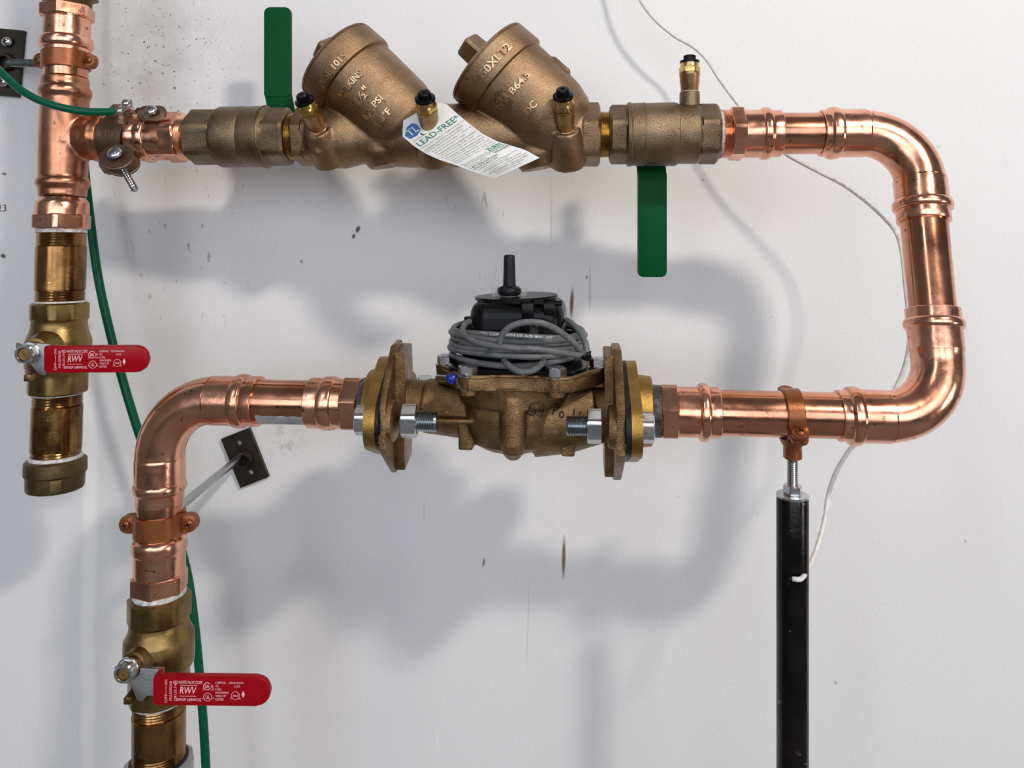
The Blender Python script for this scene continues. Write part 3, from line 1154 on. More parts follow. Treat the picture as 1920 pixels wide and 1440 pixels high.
def upoint(px, py, fr=0):
    """point of the valve's middle plane seen at pixel px, py"""
    n = U.u
    o = U.pt(850)
    cam_p = V((0, -WALL, H))
    dr = P(px, py, 1.0) - cam_p
    k = (o - cam_p).dot(n) / dr.dot(n)
    return cam_p + dr * k + n * (fr * s0)


C1, C2 = upoint(627, 108), upoint(909, 112)
sA, sB = U.s(700), U.s(960)
R1, R2 = 88 * sA, 94 * sB
body = M()
body.addm(U.lathe([(560, 50), (562, 52, 'h'), (585, 53, 'h'), (592, 54), (620, 60), (650, 61), (680, 53), (712, 52), (740, 58), (770, 60), (860, 60), (900, 56), (985, 54), (1020, 56), (1045, 60), (1072, 60), (1090, 57, 'h'),
                   (1122, 57, 'h'), (1125, 54)], 48, 0.3))
for C, Rr, ss in ((C1, R1, sA), (C2, R2, sB)):
    k = Rr / 90
    body.addm(lathe(C, -e_a, [(48 * ss, 84 * k), (70 * ss, 84 * k), (130 * ss, 82 * k), (165 * ss, 80 * k), (195 * ss, 72 * k), (225 * ss, 55 * k)], 64, hint=e_n))
    # foot fairing down to the barrel
    body.addm(lathe(C - e_a * (150 * ss) + e_c * (-30 * ss), -(e_a * 0.8 + e_c * 0.6), [(0, 52 * ss), (60 * ss, 50 * ss), (85 * ss, 36 * ss)], 32, hint=e_n))
# neck web between the cylinders
body.addm(lathe(upoint(845, 222), U.w, [(-20 * sB, 20 * sB), (40 * sB, 34 * sB), (75 * sB, 40 * sB)], 32))
tc_dir = V((0, -0.66, 0.75)).normalized()
cocks = [(596, 243, 566, 178), (806, 238, 795, 174), (1060, 242, 1055, 168)]
cock_geo = []
for bx, by, tx, ty in cocks:
    qn = min(max(bx, 575), 1110)
    dc = U.pt(qn).y + WALL
    fw_ = 0.044 if bx == 806 else 0.034
    base = P(bx, by, dc - fw_)
    dd = 0.027
    tip = P(tx, ty, dc - fw_ - dd)
    cock_geo.append((base, tip))
    w = (tip - base).normalized()
    body.addm(lathe(base, w, [(-0.040, 0.019), (-0.015, 0.0170), (-0.004, 0.0145), (0.0, 0.0135)], 32))
# drip ribs below the first and last cock
for bx in (612, 1062):
    body.addm(sweep([U.at(bx - 6, 44, 20), U.at(bx, 56, 0), U.at(bx + 4, 50, -30), U.at(bx + 6, 25, -54)], [0.010, 0.011, 0.010, 0.008], 16))
# raised pad on the far cylinder
pc = upoint(1050, 127)
body.addm(box(pc, e_a, e_c, e_n, 44 * sB, 16 * sB, 40 * sB, 0.002))
bodym = remesh('check', body, 0.0013, 8)
cbody = bodym.obj('body', BRZ, t, None)
for q0, q1, r in ((559.5, 584, 55), (1090, 1125, 59)):
    U.lathe([(q0, r - 7), (q0 + 1, r - 3, 'h'), (q0 + 4, r, 'h'), (q1 - 4, r, 'h'), (q1, r - 5)], 48, 0.28).obj('hex_end', BRZ, t, 28)
caps = []
for C, Rr, ss in ((C1, R1, sA), (C2, R2, sB)):
    k = Rr / 90
    cp = lathe(C, -e_a, [(0 * ss, 78 * k), (1.5 * ss, 85 * k), (4 * ss, 88.5 * k), (8 * ss, 89.5 * k), (9 * ss, 88 * k), (10.5 * ss, 88 * k), (11.5 * ss, 90 * k), (52 * ss, 91 * k), (55 * ss, 90 * k), (57 * ss, 86 * k), (58 * ss, 80 * k)],
               80, hint=e_n).obj('cover', BRZ, t, 30)
    ph_ = 33 if C is C1 else 48
    lathe(C, e_a, [(-1 * ss, 27 * ss, 's'), ((ph_ - 4) * ss, 25 * ss, 's'), (ph_ * ss, 22 * ss, 's')], 48, 0.15, hint=e_n).obj('square_plug', BRZ, cp, 28)
    caps.append(cp)


def cyl_hit(px, py, C, Rr):
    cam_p = V((0, -WALL, H))
    d = (P(px, py, 1.0) - cam_p).normalized()
    m_ = cam_p - C
    dp = d - e_a * d.dot(e_a)
    mp = m_ - e_a * m_.dot(e_a)
    a, b, c = dp.dot(dp), 2 * dp.dot(mp), mp.dot(mp) - Rr * Rr
    disc = max(b * b - 4 * a * c, 0)
    tt = (-b - sqrt(disc)) / (2 * a)
    h = cam_p + d * tt - C
    return h.dot(e_a), math.atan2(h.dot(e_c), h.dot(e_n))


cbvh = BVHTree.FromPolygons([tuple(v) for v in bodym.v], bodym.f)


def local_r(px, py, C, Rr):
    o_ = V((0, -WALL, H))
    hit = cbvh.ray_cast(o_, (P(px, py, 1.0) - o_).normalized())
    if hit[0] is None:
        return Rr
    h = hit[0] - C
    return (h - e_a * h.dot(e_a)).length


def cast_text(s, px, py, hpx, C, Rr, parent, wpx=None, name='embossed_letters'):
    if parent is cbody:
        Rr = local_r(px, py, C, Rr) + 0.0006
    tt, ph = cyl_hit(px, py, C, Rr)

    def fn(x, y, z):
        a = ph + x / Rr
        rr = Rr + z
        return C + e_a * (tt + y) + e_c * (rr * sin(a)) + e_n * (rr * cos(a))
    k = 0.745 / F
    m = text_map(s, fn, height=hpx * k, width=(wpx * k if wpx else None), bold=0.016, depth=0.0017)
    m.obj(name, LET, parent, flat=True)


Rb1, Rb2 = R1 / 90 * 83.3, R2 / 90 * 83.3
cast_text('ASSE 1015', 621, 132, 14, C1, R1 * 1.013, caps[0], 80)
cast_text('WILKINS', 656, 158, 14, C1, Rb1, cbody, 62)
cast_text('1\u00bd"', 678, 180, 20, C1, Rb1, cbody, 36)
cast_text('175 PSI', 698, 202, 14, C1, Rb1, cbody, 54)
cast_text('180\u00b0F', 717, 222, 15, C1, Rb1, cbody, 44)
cast_text('950XLT2', 925, 116, 16, C2, R2 * 1.013, caps[1], 88)
cast_text('B64.5', 974, 155, 14, C2, Rb2, cbody, 48)
cast_text('DC', 995, 202, 14, C2, Rb2, cbody, 26)
cast_text('SA', 943, 186, 17, C2, Rb2, cbody, 22)
# ring emblem around the letters
Rb2 = local_r(943, 186, C2, Rb2) + 0.0006
tt, ph = cyl_hit(943, 186, C2, Rb2)
for rad, wd, a0, a1 in ((19, 2.6, 0.75, 2 * pi - 0.75), (14.5, 2.2, 0.9, 2 * pi - 0.9)):
    k = 0.745 / F
    vs, fs = [], []
    n = 36
    for i in range(n + 1):
        a = a0 + (a1 - a0) * i / n
        for rr_, z in ((rad, 0.0013), (rad - wd, 0.0013), (rad, -0.001), (rad - wd, -0.001)):
            x, y = rr_ * k * cos(a), rr_ * k * sin(a)
            an = ph + x / Rb2
            vs.append(C2 + e_a * (tt + y) + e_c * ((Rb2 + z) * sin(an)) + e_n * ((Rb2 + z) * cos(an)))
    for i in range(n):
        b_ = 4 * i
        fs += [[b_, b_ + 4, b_ + 5, b_ + 1], [b_, b_ + 2, b_ + 6, b_ + 4], [b_ + 1, b_ + 5, b_ + 7, b_ + 3]]
    obj('embossed_ring', vs, fs, LET, cbody, flat=True)


# --------------------------------------------------------- test cocks
def test_cock(base, tip, parent, sc):
    w = (tip - base).normalized()
    ln = (tip - base).length

    def f(x):
        return x * ln
    r = sc
    bd = lathe(base, w, [(f(-0.02), 15 * r), (f(0.03), 17.5 * r), (f(0.22), 18.5 * r), (f(0.24), 19.5 * r), (f(0.42), 19.5 * r), (f(0.44), 20.5 * r), (f(0.52), 20.5 * r), (f(0.53), 17 * r)], 36).obj('test_cock', BRCD, parent)
    lathe(base, w, [(f(0.53), 18 * r), (f(0.54), 20 * r, 'h'), (f(0.66), 20.5 * r, 'h'), (f(0.70), 18.5 * r), (f(0.80), 18 * r), (f(0.82), 17 * r)], 48, 0.3).obj('hex_nut', BRC, bd, 28)
    m = lathe(base, w, [(f(0.80), 16 * r), (f(0.805), 19.5 * r), (f(0.86), 19.5 * r), (f(0.87), 18.5 * r), (f(0.88), 12 * r), (f(1.0), 11.5 * r), (f(1.02), 10 * r), (f(1.025), 4 * r), (f(1.0), 3 * r)], 36)
    u, v, w_ = basis(w)
    for i in range(12):
        a = 2 * pi * i / 12
        dv = u * cos(a) + v * sin(a)
        m.addm(box(base + w * f(0.94) + dv * (11.6 * r), dv, w.cross(dv), w, 1.6 * r, 2.2 * r, f(0.12)))
    m.obj('dust_cap', BLK, bd)
    lathe(base, w, [(f(-0.06), 18 * r), (f(-0.03), 19 * r), (f(0.0), 18.5 * r), (f(0.02), 16 * r)], 30).obj('thread_tape', TAPE, bd, 60)
    return bd


for base, tip in cock_geo:
    test_cock(base, tip, t, 0.725 / F)
# upright cock of the right hand valve
q4 = 1293
c4 = U.pt(q4)
d4 = c4.y + WALL
s4 = d4 / F
lathe(c4, V((0, 0, 1)), [(40 * s4, 20 * s4), (56 * s4, 19 * s4), (78 * s4, 18.5 * s4), (79.5 * s4, 17.5 * s4)], 36).obj('cock_boss', BRZ2, vB)
test_cock(V((c4.x, c4.y, P(0, 172, d4).z)), V((c4.x, c4.y, P(0, 105, d4).z)), vB, s4 * 0.93)

# --------------------------------------------------------- paper tag
Lp = [(754, 255), (776, 274), (800, 289), (825, 300), (850, 308), (890, 323), (926, 335)]
Up = [(836, 194), (858, 214), (880, 232), (905, 251), (932, 265), (985, 281), (1012, 296)]


def poly_at(pts, f):
    ls = [0]
    for a, b in zip(pts, pts[1:]):
        ls.append(ls[-1] + math.hypot(b[0] - a[0], b[1] - a[1]))
    x = f * ls[-1]
    for i in range(len(pts) - 1):
        if x <= ls[i + 1] or i == len(pts) - 2:
            k = (x - ls[i]) / (ls[i + 1] - ls[i])
            return (pts[i][0] + (pts[i + 1][0] - pts[i][0]) * k, pts[i][1] + (pts[i + 1][1] - pts[i][1]) * k)


def tag_pt(s, tt, off=0.0):
    """s along the tag from the head, tt across from lower to upper edge"""
    if s < 0:
        k = -s / 0.12
        a = (754 + 2 * k, 255 - 29 * k)
        b = (836 - 24 * k, 194)
    else:
        a, b = poly_at(Lp, s), poly_at(Up, s)
    x, y = a[0] + (b[0] - a[0]) * tt, a[1] + (b[1] - a[1]) * tt
    d = 0.7545 - 0.030 * sin(0.62 * pi * min(max(s, 0), 1)) - 0.003 * sin(pi * tt)
    return P(x, y, d - off)


tg = thing('paper_tag', 'white printed card tag hanging over the middle test cock of the check valve', 'tag', P(926, 335, 0.738))
ns, nt_ = 26, 10
vs, fs = [], []
for off in (0.0, -0.0005):
    for i in range(ns + 1):
        s = -0.12 + 1.12 * i / ns
        for j in range(nt_ + 1):
            vs.append(tag_pt(s, j / nt_, off))
st = nt_ + 1
N = (ns + 1) * st
for i in range(ns):
    for j in range(nt_):
        a = i * st + j
        fs.append([a, a + st, a + st + 1, a + 1])
        fs.append([N + a, N + a + 1, N + a + st + 1, N + a + st])
rim = [i * st for i in range(ns + 1)] + [ns * st + j for j in range(1, st)] + [i * st + nt_ for i in range(ns - 1, -1, -1)] + [j for j in range(nt_ - 1, 0, -1)]
for a, b in zip(rim, rim[1:] + rim[:1]):
    fs.append([a, b, N + b, N + a])
card = obj('card', vs, fs, PAPER, tg, 60)


def tag_text(s_txt, s_c, t0, t1, hs, mat=TXTK, bold=0.0, centre=None, name='print_line'):
    """line of print across the tag at s_c, spanning t0..t1; hs is letter height in s"""
    def fn(x, y, z):
        return tag_pt(s_c - y, (t0 + t1) / 2 + x, 0.00022)
    return text_map(s_txt, fn, width=(t1 - t0), height=hs, bold=bold)


head = tag_text('LEAD-FREE*', 0.165, 0.06, 0.97, 0.062, bold=0.012)
head.obj('heading', TXTG, tg, flat=True)
lines = [('*This product contains a weighted average lead', 0.04, 0.99), ('content less than 0.25% for wetted surfaces.', 0.04, 0.90),
         ('NOTICE: Before installing this backflow', 0.04, 0.84), ('flush the lines thoroughly to remove all', 0.10, 0.97),
         ('dirt and foreign matter. It is highly', 0.10, 0.78), ('recommended that a strainer be installed', 0.10, 0.95),
         ('ahead of the assembly of the owner.', 0.10, 0.86), ('Freezing may be seen and void the valve', 0.06, 0.97),
         ('and must be drained before winter', 0.06, 0.97), ('to avoid damage. Testing shall be', 0.06, 0.90), ('done by a certified tester at install', 0.06, 0.95),
         ('and yearly after that per local codes', 0.06, 0.97), ('Failure to do so shall void warranty', 0.06, 0.97)]
pm = M()
sv = 0.225
for tx, a, b in lines:
    pm.addm(tag_text(tx, sv, a, b, 0.020))
    sv += 0.030
for tx, sc_, a, b, hh in (('For technical assistance &', 0.645, 0.06, 0.62, 0.020), ('before contacting the store', 0.672, 0.06, 0.62, 0.020), ('or purchase contact:', 0.700, 0.06, 0.50, 0.020),
                          ('*WARNING: Cancer and Reproductive Harm', 0.800, 0.06, 0.93, 0.022), ('www.P65Warnings.ca.gov', 0.828, 0.14, 0.70, 0.020),
                          ('*ADVERTENCIA: C\u00e1ncer y da\u00f1o', 0.856, 0.06, 0.90, 0.022), ('reproductivo - www.P65Warnings.ca.gov', 0.884, 0.14, 0.96, 0.020),
                          ('*AVERTISSEMENT: Cancer et effets', 0.910, 0.06, 0.93, 0.022), ('n\u00e9fastes sur la reproduction', 0.936, 0.14, 0.78, 0.020), ('www.P65Warnings.ca.gov', 0.960, 0.14, 0.70, 0.018)):
    pm.addm(tag_text(tx, sc_, a, b, hh))
pm.obj('fine_print', TXTK, tg, flat=True)
pm = tag_text('1-877-BACKFLOW', 0.733, 0.05, 0.66, 0.030)
pm.addm(tag_text('WWW.ZURN.COM', 0.766, 0.05, 0.58, 0.024))
pm.addm(tag_text('WILKINS', 0.695, 0.66, 0.99, 0.032, bold=0.01))
pm.obj('contact_print', TXTD, tg, flat=True)
# blue hexagon mark
hx = M()
pts = [(0.015, 0.035), (-0.045, 0.11), (-0.05, 0.25), (-0.01, 0.34), (0.055, 0.33), (0.085, 0.20), (0.075, 0.06)]
hx.add([tag_pt(0.018, 0.19, 0.0002)] + [tag_pt(a + 0.0, b, 0.0002) for a, b in pts], [[0, i + 1, (i + 1) % 7 + 1] for i in range(7)])
hx.obj('blue_emblem', TXTB, tg, flat=True)
tl = M()
tl.addm(tag_text('TL', 0.020, 0.09, 0.30, 0.070, bold=0.02))
tl.v = [v + UC * 0.0004 for v in tl.v]
tl.obj('emblem_letters', PAPER, tg, flat=True)
sm = tag_text('Wilkins, CA', 0.118, 0.05, 0.50, 0.018)
sm.obj('small_print', TXTK, tg, flat=True)
# green logo
lt = tag_text('ZURN', 0.628, 0.66, 0.97, 0.050, bold=0.03)
for j in range(8):
    a, b_ = 0.62 + 0.36 * j / 8, 0.62 + 0.36 * (j + 1) / 8
    lt.add([tag_pt(0.668, a, 0.0003), tag_pt(0.668, b_, 0.0003), tag_pt(0.660, b_, 0.0003), tag_pt(0.660, a, 0.0003)], [[0, 1, 2, 3]])
lt.obj('logo', TXTG, tg, flat=True)

# --------------------------------------------------------- ground clamp and its wire
t = thing('ground_clamp', 'dark bronze ground clamp bolted round the copper branch pipe', 'pipe clamp', P(235, 320, 0.80))
qc = 230
sg = U.s(qc)
cg = U.pt(qc)
rin = 40.5 * sg


def jaw(sign, skew, wpx, thick):
    """half strap with flat ears above and below; sign 1 to the room"""
    path = []
    a_max = 1.05
    for i in range(17):
        a = -a_max + 2 * a_max * i / 16
        path.append((rin * sin(a) * 1.0, rin * cos(a)))
    # ears leave tangentially
    e0 = (path[0][0] - 34 * sg, path[0][1] * 0.55)
    e1_ = (path[-1][0] + 30 * sg, path[-1][1] * 0.55)
    prof = [(path[0][0] - 33 * sg, path[0][1] - 3 * sg), (path[0][0] - 18 * sg, path[0][1] - 1 * sg)] + path + [(path[-1][0] + 12 * sg, path[-1][1] - 1 * sg), (path[-1][0] + 24 * sg, path[-1][1] - 3 * sg)]
    bm = bmesh.new()
    rows_ = []
    n = len(prof)
    for i, (z, dpt) in enumerate(prof):
        # width narrows to round ears
        wd = wpx
        if i == 0 or i == n - 1:
            wd = wpx * 0.55
        f = i / (n - 1) - 0.5
        shift = skew * f
        # local normal
        a = prof[max(i - 1, 0)]
        b = prof[min(i + 1, n - 1)]
        tz, ty = b[0] - a[0], b[1] - a[1]
        L_ = math.hypot(tz, ty)
        nz, ny = -ty / L_, tz / L_
        r_ = []
        for off in (0, thick):
            for sd in (-0.5, -0.46, 0.46, 0.5) if False else (-0.5, 0.5):
                zz, yy = z + nz * off, dpt + ny * off
                r_.append(bm.verts.new(cg + U.w * ((sd * wd + shift) * sg) + U.v * zz + U.u * (sign * yy)))
        rows_.append(r_)
    for a, b in zip(rows_, rows_[1:]):
        bm.faces.new([a[0], a[1], b[1], b[0]])
        bm.faces.new([a[2], b[2], b[3], a[3]])
        bm.faces.new([a[0], b[0], b[2], a[2]])
        bm.faces.new([a[1], a[3], b[3], b[1]])
    for e in (rows_[0], rows_[-1]):
        bm.faces.new([e[0], e[1], e[3], e[2]])
    return bm


obj_bm('front_jaw', jaw(1, 16, 48, 0.0032), GCL, t, 30)
obj_bm('back_jaw', jaw(-1, 60, 44, 0.0032), GCL, t, 30)
# round ears
for (px, py, d, rpx) in ((219, 295, 0.772, 28), (232, 308, 0.806, 28)):
    wv = (V((0.15, -0.80, 0.58))).normalized()
    lathe(P(px, py, d), wv, [(-0.0015, (rpx - 2) * sg), (-0.0010, rpx * sg), (0.0010, rpx * sg), (0.0015, (rpx - 1.5) * sg)], 36).obj('ear', GCL, t, 30)
for (px, py, d, rpx, name) in ((215, 287, 0.767, 12.5, 'screw'), (283, 207, 0.80, 11, 'screw')):
    wv = V((0.0, -0.85, 0.5)).normalized()
    p = P(px, py, d)
    scw = lathe(p, wv, [(0, rpx * sg), (0.0012, rpx * sg), (0.0028, rpx * 0.75 * sg), (0.0034, rpx * 0.4 * sg), (0.0035, 0.0002)], 28).obj(name, ZNC, t, 50)
    u_, v_, w_ = basis(wv)
    for an in (0.4,):
        dv = u_ * cos(an) + v_ * sin(an)
        box(p + wv * 0.0033, dv, wv.cross(dv), wv, rpx * 1.2 * sg, 1.6 * sg, 0.0006).obj('slot', STL, scw)
# upper ear plate that carries the second screw
plate(roundrect(-26 * sg, 26 * sg, -15 * sg, 15 * sg, 13 * sg), 0.0028, P(285, 213, 0.806), UX, V((0, 0.3, 0.95)).normalized(), V((0, -0.95, 0.3)).normalized(), 0.0005).obj('ear_plate', GCL, t, 30)
# long bolt under the ears
bp0, bp1 = P(232, 318, 0.800), P(254, 357, 0.790)
w = (bp1 - bp0).normalized()
ln = (bp1 - bp0).length
lathe(bp0, w, [(-0.02 + 0.0, 6.0 * sg)] + [((i * 0.5) * ln / 9, (6.6 if i % 2 else 5.6) * sg) for i in range(18)] + [(ln, 4.5 * sg)], 20).obj('bolt', STL, t, 20)
# lug with two screws for the wire
lugm = plate(roundrect(-17 * sg, 22 * sg, -8 * sg, 8 * sg, 7 * sg), 0.0024, P(229, 203, 0.775), V((0.85, 0, 0.52)).normalized(), V((-0.35, 0.55, 0.7)).normalized(),
             V((0.85, 0, 0.52)).normalized().cross(V((-0.35, 0.55, 0.7)).normalized()), 0.0004)
lugm.obj('wire_lug', ZNC, t, 30)
for px, py in ((224, 207), (236, 193)):
    wv = V((-0.1, -0.75, 0.6)).normalized()
    s_ = lathe(P(px, py, 0.773), wv, [(-0.002, 7.5 * sg), (0.0012, 7.5 * sg), (0.0026, 5 * sg), (0.0028, 0.0002)], 24).obj('screw', ZNC, t, 50)
    u_, v_, w_ = basis(wv)
    for an in (0.2, 0.2 + pi / 2):
        dv = u_ * cos(an) + v_ * sin(an)
        box(P(px, py, 0.773) + wv * 0.0026, dv, wv.cross(dv), wv, 7 * sg, 1.3 * sg, 0.0006).obj('slot', STL, s_)
lathe(P(227, 210, 0.777), V((0, 0.05, -1)), [(0, 8 * sg), (14 * sg, 9 * sg), (15 * sg, 11 * sg), (22 * sg, 11 * sg)], 24).obj('lug_post', GCL, t)
st_ = M()
random.seed(5)
for i in range(9):
    a = P(236 + random.uniform(-2, 2), 206 + random.uniform(-3, 3), 0.776 + random.uniform(-.002, .002))
    b = P(247 + random.uniform(-4, 6), 206 + random.uniform(-6, 7), 0.776 + random.uniform(-.004, .004))
    st_.addm(sweep([a, (a + b) / 2 + UZ * 0.001, b], 0.00045, 8))
st_.obj('bare_strands', COPT, t)
# raised figures on the strap
def jfn(x, y, z):
    ph = y / rin
    rr = rin + 0.0032 + z
    return cg + U.w * (2 * sg + x) + U.v * (rr * sin(ph + 0.05)) + U.u * (rr * cos(ph + 0.05))


text_map('1313', jfn, width=26 * sg, height=9 * sg, bold=0.01, depth=0.0006).obj('embossed_figures', GCL, t, flat=True)

gw = catmull([P(-150, -200, 0.963), P(-140, -120, 0.95), P(-105, -10, 0.87), P(-60, 65, 0.80), P(-20, 112, 0.785), P(15, 148, 0.775), P(50, 176, 0.768), P(95, 196, 0.766), P(150, 208, 0.768), P(190, 210, 0.772), P(217, 209, 0.776)], 8)
tag(sweep(gw, 7.2 * 0.77 / F, 16).obj('ground_wire', GRNW), 'green insulated wire sweeping past the tee to the bronze ground clamp', 'wire')
gw2 = catmull([V((P(146, 60, 0.93).x, P(0, 0, 0.93).y, 3.895)), V((P(146, 60, 0.93).x, P(0, 0, 0.93).y, 2.6)), P(146, -100, 0.93), P(146, 60, 0.93), P(146, 180, 0.925), P(158, 310, 0.92), P(169, 410, 0.915), P(184, 520, 0.91), P(208, 630, 0.905), P(238, 740, 0.90), P(272, 845, 0.90), P(318, 960, 0.905), P(350, 1070, 0.905), P(366, 1180, 0.90),
               P(377, 1300, 0.895), P(384, 1400, 0.89), P(388, 1520, 0.885), P(386, 1800, 0.885), V((P(386, 1800, 0.885).x, -0.09, 0.006))], 8)
tag(sweep(gw2, 8.0 * 0.90 / F, 16).obj('ground_wire', GRNW), 'long green insulated wire hanging behind both red lever valves', 'wire')

# --------------------------------------------------------- split ring clamps


def rod_thread(A, B, r, pitch=0.0016):
    w = (B - A)
    ln = w.length
    w = w / ln
    pr = []
    n = int(ln / pitch)
    for i in range(n):
        pr += [(i * pitch, r * 0.88), ((i + 0.5) * pitch, r)]
    pr.append((ln, r * 0.88))
    return lathe(A, w, pr, 20)


def band(row, q0, q1, r0, r1, a0=0, a1=2 * pi, n=48):
    """strap section swept round a pipe between two angles"""
    secs = []
    vs, fs = [], []
    full = abs(a1 - a0) > 6.2
    c0, c1 = row.pt(q0), row.pt(q1)
    s0_, s1_ = row.s(q0), row.s(q1)
    b = 1.3
    dq = (c1 - c0).normalized() * (b * s0_)
    loop = [(c0, r0 * s0_), (c0, (r1 - b) * s0_), (c0 + dq, r1 * s0_), (c1 - dq, r1 * s1_), (c1, (r1 - b) * s1_), (c1, r0 * s1_)]
    k = len(loop)
    cnt = n if full else n + 1
    for i in range(cnt):
        a = a0 + (a1 - a0) * i / n
        dv = row.u * cos(a) + row.v * sin(a)
        for c, r in loop:
            vs.append(c + dv * r)
    for i in range(n):
        i2 = (i + 1) % cnt
        for j in range(k):
            j2 = (j + 1) % k
            fs.append([i * k + j, i * k + j2, i2 * k + j2, i2 * k + j])
    if not full:
        fs.append(list(range(k)))
        fs.append([(cnt - 1) * k + j for j in range(k)][::-1])
    m = M()
    m.v, m.f = vs, fs
    return m


def screw_head(p, wv, r, parent, name='screw', mat=CLP):
    o = lathe(p, wv, [(0, r), (0.001, r), (0.0024, r * 0.7), (0.0027, 0.0002)], 24).obj(name, mat, parent, 50)
    u_, v_, w_ = basis(wv)
    for an in (0.3, 0.3 + pi / 2):
        dv = u_ * cos(an) + v_ * sin(an)
        box(p + wv * 0.0024, dv, wv.cross(dv), wv, r * 1.2, r * 0.22, 0.0008).obj('slot', BLK, o)
    return o


# clamp on the lower left riser, rod straight back to the wall
t = thing('pipe_clamp', 'copper coloured split clamp with rod and black wall plate, below the weathered elbow', 'pipe clamp', P(298, 1003, 0.745))
band(S2, 962, 1001, 45.2, 51, -pi / 2 + 0.12, pi / 2 - 0.12).obj('front_half', CLP, t, 40)
band(S2, 960, 999, 45.2, 51, pi / 2 + 0.12, 1.5 * pi - 0.12).obj('back_half', CLP, t, 40)
s = S2.s(980)
c = S2.pt(980)
for sd in (-1, 1):
    o = c + S2.v * (sd * 62 * s)
    for k, nm in ((5.5, 'front_ear'), (-6.5, 'back_ear')):
        plate(roundrect(-17 * s, 17 * s, -18 * s, 18 * s, 0, 5, ((4 * s, 15 * s, 15 * s, 4 * s) if sd > 0 else (15 * s, 4 * s, 4 * s, 15 * s))), 9 * s, o + S2.u * (k * s), S2.v, -S2.w, S2.u, 1.6 * s).obj(nm, CLP, t, 40)
    screw_head(o + S2.u * (10 * s) + S2.v * (sd * 3 * s), S2.u, 9.5 * s, t)
bk = c - S2.u * (50 * s)
lathe(bk, -S2.u, [(-4 * s, 20 * s), (6 * s, 18 * s), (22 * s, 16 * s, 'h'), (24 * s, 12 * s)], 32).obj('rod_socket', CLP, t)
wp = P(456, 852, WALL)
rd0, rd1 = bk - S2.u * 0.008, V((wp.x, -0.006, wp.z))
lathe(rd0, rd1 - rd0, [(0, 0.0046), ((rd1 - rd0).length, 0.0046)], 24).obj('rod', ROD, t)


def wall_plate(parent, px, py, lw, lh, rot, rod_dir=None, screws=False):
    k = WALL / F
    o = P(px, py, WALL)
    o = V((o.x, -0.0035, o.z))
    u = V((cos(rot), 0, sin(rot)))
    v = V((-sin(rot), 0, cos(rot)))
    # plate with two open screw holes
    hw, hh = lw / 2 * k, lh / 2 * k
    rh = 5.2 * k
    hc = (-0.30 * lh * k * 1.0, 0.30 * lh * k * 1.0)
    bm = bmesh.new()
    n = 16

    def quad_hole(z0, z1, hz):
        vs_f, vs_b = [], []
        outer = []
        for i in range(n):
            a = 2 * pi * i / n + pi / 4
            ca, sa = cos(a), sin(a)
            m_ = max(abs(ca), abs(sa))
            x = hw * ca / m_
            yy = sa / m_
            z = hz + (yy * (z1 - hz) if yy > 0 else yy * (hz - z0))
            outer.append((x, z))
        inner = [(rh * cos(2 * pi * i / n + pi / 4), hz + rh * sin(2 * pi * i / n + pi / 4)) for i in range(n)]
        rowsv = []
        for (x, z), dep in [(p, 0.003) for p in outer] + [(p, 0.003) for p in inner] + [(p, -0.003) for p in inner] + [(p, -0.003) for p in outer]:
            rowsv.append(bm.verts.new(o + u * x + v * z + UC * dep))
        for j in range(3):
            for i in range(n):
                i2 = (i + 1) % n
                bm.faces.new([rowsv[j * n + i], rowsv[j * n + i2], rowsv[(j + 1) * n + i2], rowsv[(j + 1) * n + i]])
        for i in range(n):
            i2 = (i + 1) % n
            bm.faces.new([rowsv[3 * n + i], rowsv[3 * n + i2], rowsv[i2], rowsv[i]])
    quad_hole(-hh, 0, hc[0])
    quad_hole(0, hh, hc[1])
    bmesh.ops.remove_doubles(bm, verts=bm.verts, dist=1e-6)
    pl = obj_bm('wall_plate', bm, PLT, parent, 30)
    lathe(o, UC, [(0.002, 17 * k), (0.010, 16 * k), (0.012, 14.5 * k), (0.012, 10 * k), (0.004, 9.5 * k)], 32).obj('collar', PLT, pl)
    if screws:
        for hz in hc:
            p = o + v * hz + UC * 0.0005
            so = lathe(p, UC, [(0, 3.5 * k), (0.006, 4 * k), (0.007, 9 * k), (0.009, 8 * k), (0.0105, 4 * k), (0.0106, 0.0002)], 24).obj('screw', ZNC, pl, 50)
            for an in (0.5, 0.5 + pi / 2):
                dv = u * cos(an) + v * sin(an)
                box(p + UC * 0.0103, dv, UC.cross(dv), UC, 8 * k, 1.8 * k, 0.0008).obj('slot', BLK, so)
    return pl


wall_plate(t, 462, 856, 56, 98, 0.38)

# clamp on the upper left riser
t = thing('pipe_clamp', 'copper coloured split clamp with threaded rod to a black wall plate, above the tee', 'pipe clamp', P(120, 135, 0.83))
band(S1, 99, 131, 43.6, 48.5, -pi / 2 + 0.1, pi / 2 - 0.1).obj('front_half', CLP, t, 40)
band(S1, 97, 129, 43.6, 48.5, pi / 2 + 0.1, 1.5 * pi - 0.1).obj('back_half', CLP, t, 40)
s = S1.s(115)
c = S1.pt(115)
for sd in (-1, 1):
    o = c + S1.v * (sd * 52 * s)
    for k, nm in ((6, 'front_ear'), (-5.5, 'back_ear')):
        plate(roundrect(-13 * s, 13 * s, -16 * s, 16 * s, 0, 5, ((3 * s, 12 * s, 12 * s, 3 * s) if sd > 0 else (12 * s, 3 * s, 3 * s, 12 * s))), 9 * s, o + S1.u * (k * s), S1.v, -S1.w, S1.u, 1.5 * s).obj(nm, CLP, t, 40)
    screw_head(o + S1.u * (10.5 * s) - S1.v * (sd * -2 * s), S1.u, 8.5 * s, t)
wpu = P(24, 120, WALL)
rA = c - S1.v * (46 * s) - S1.u * (18 * s)
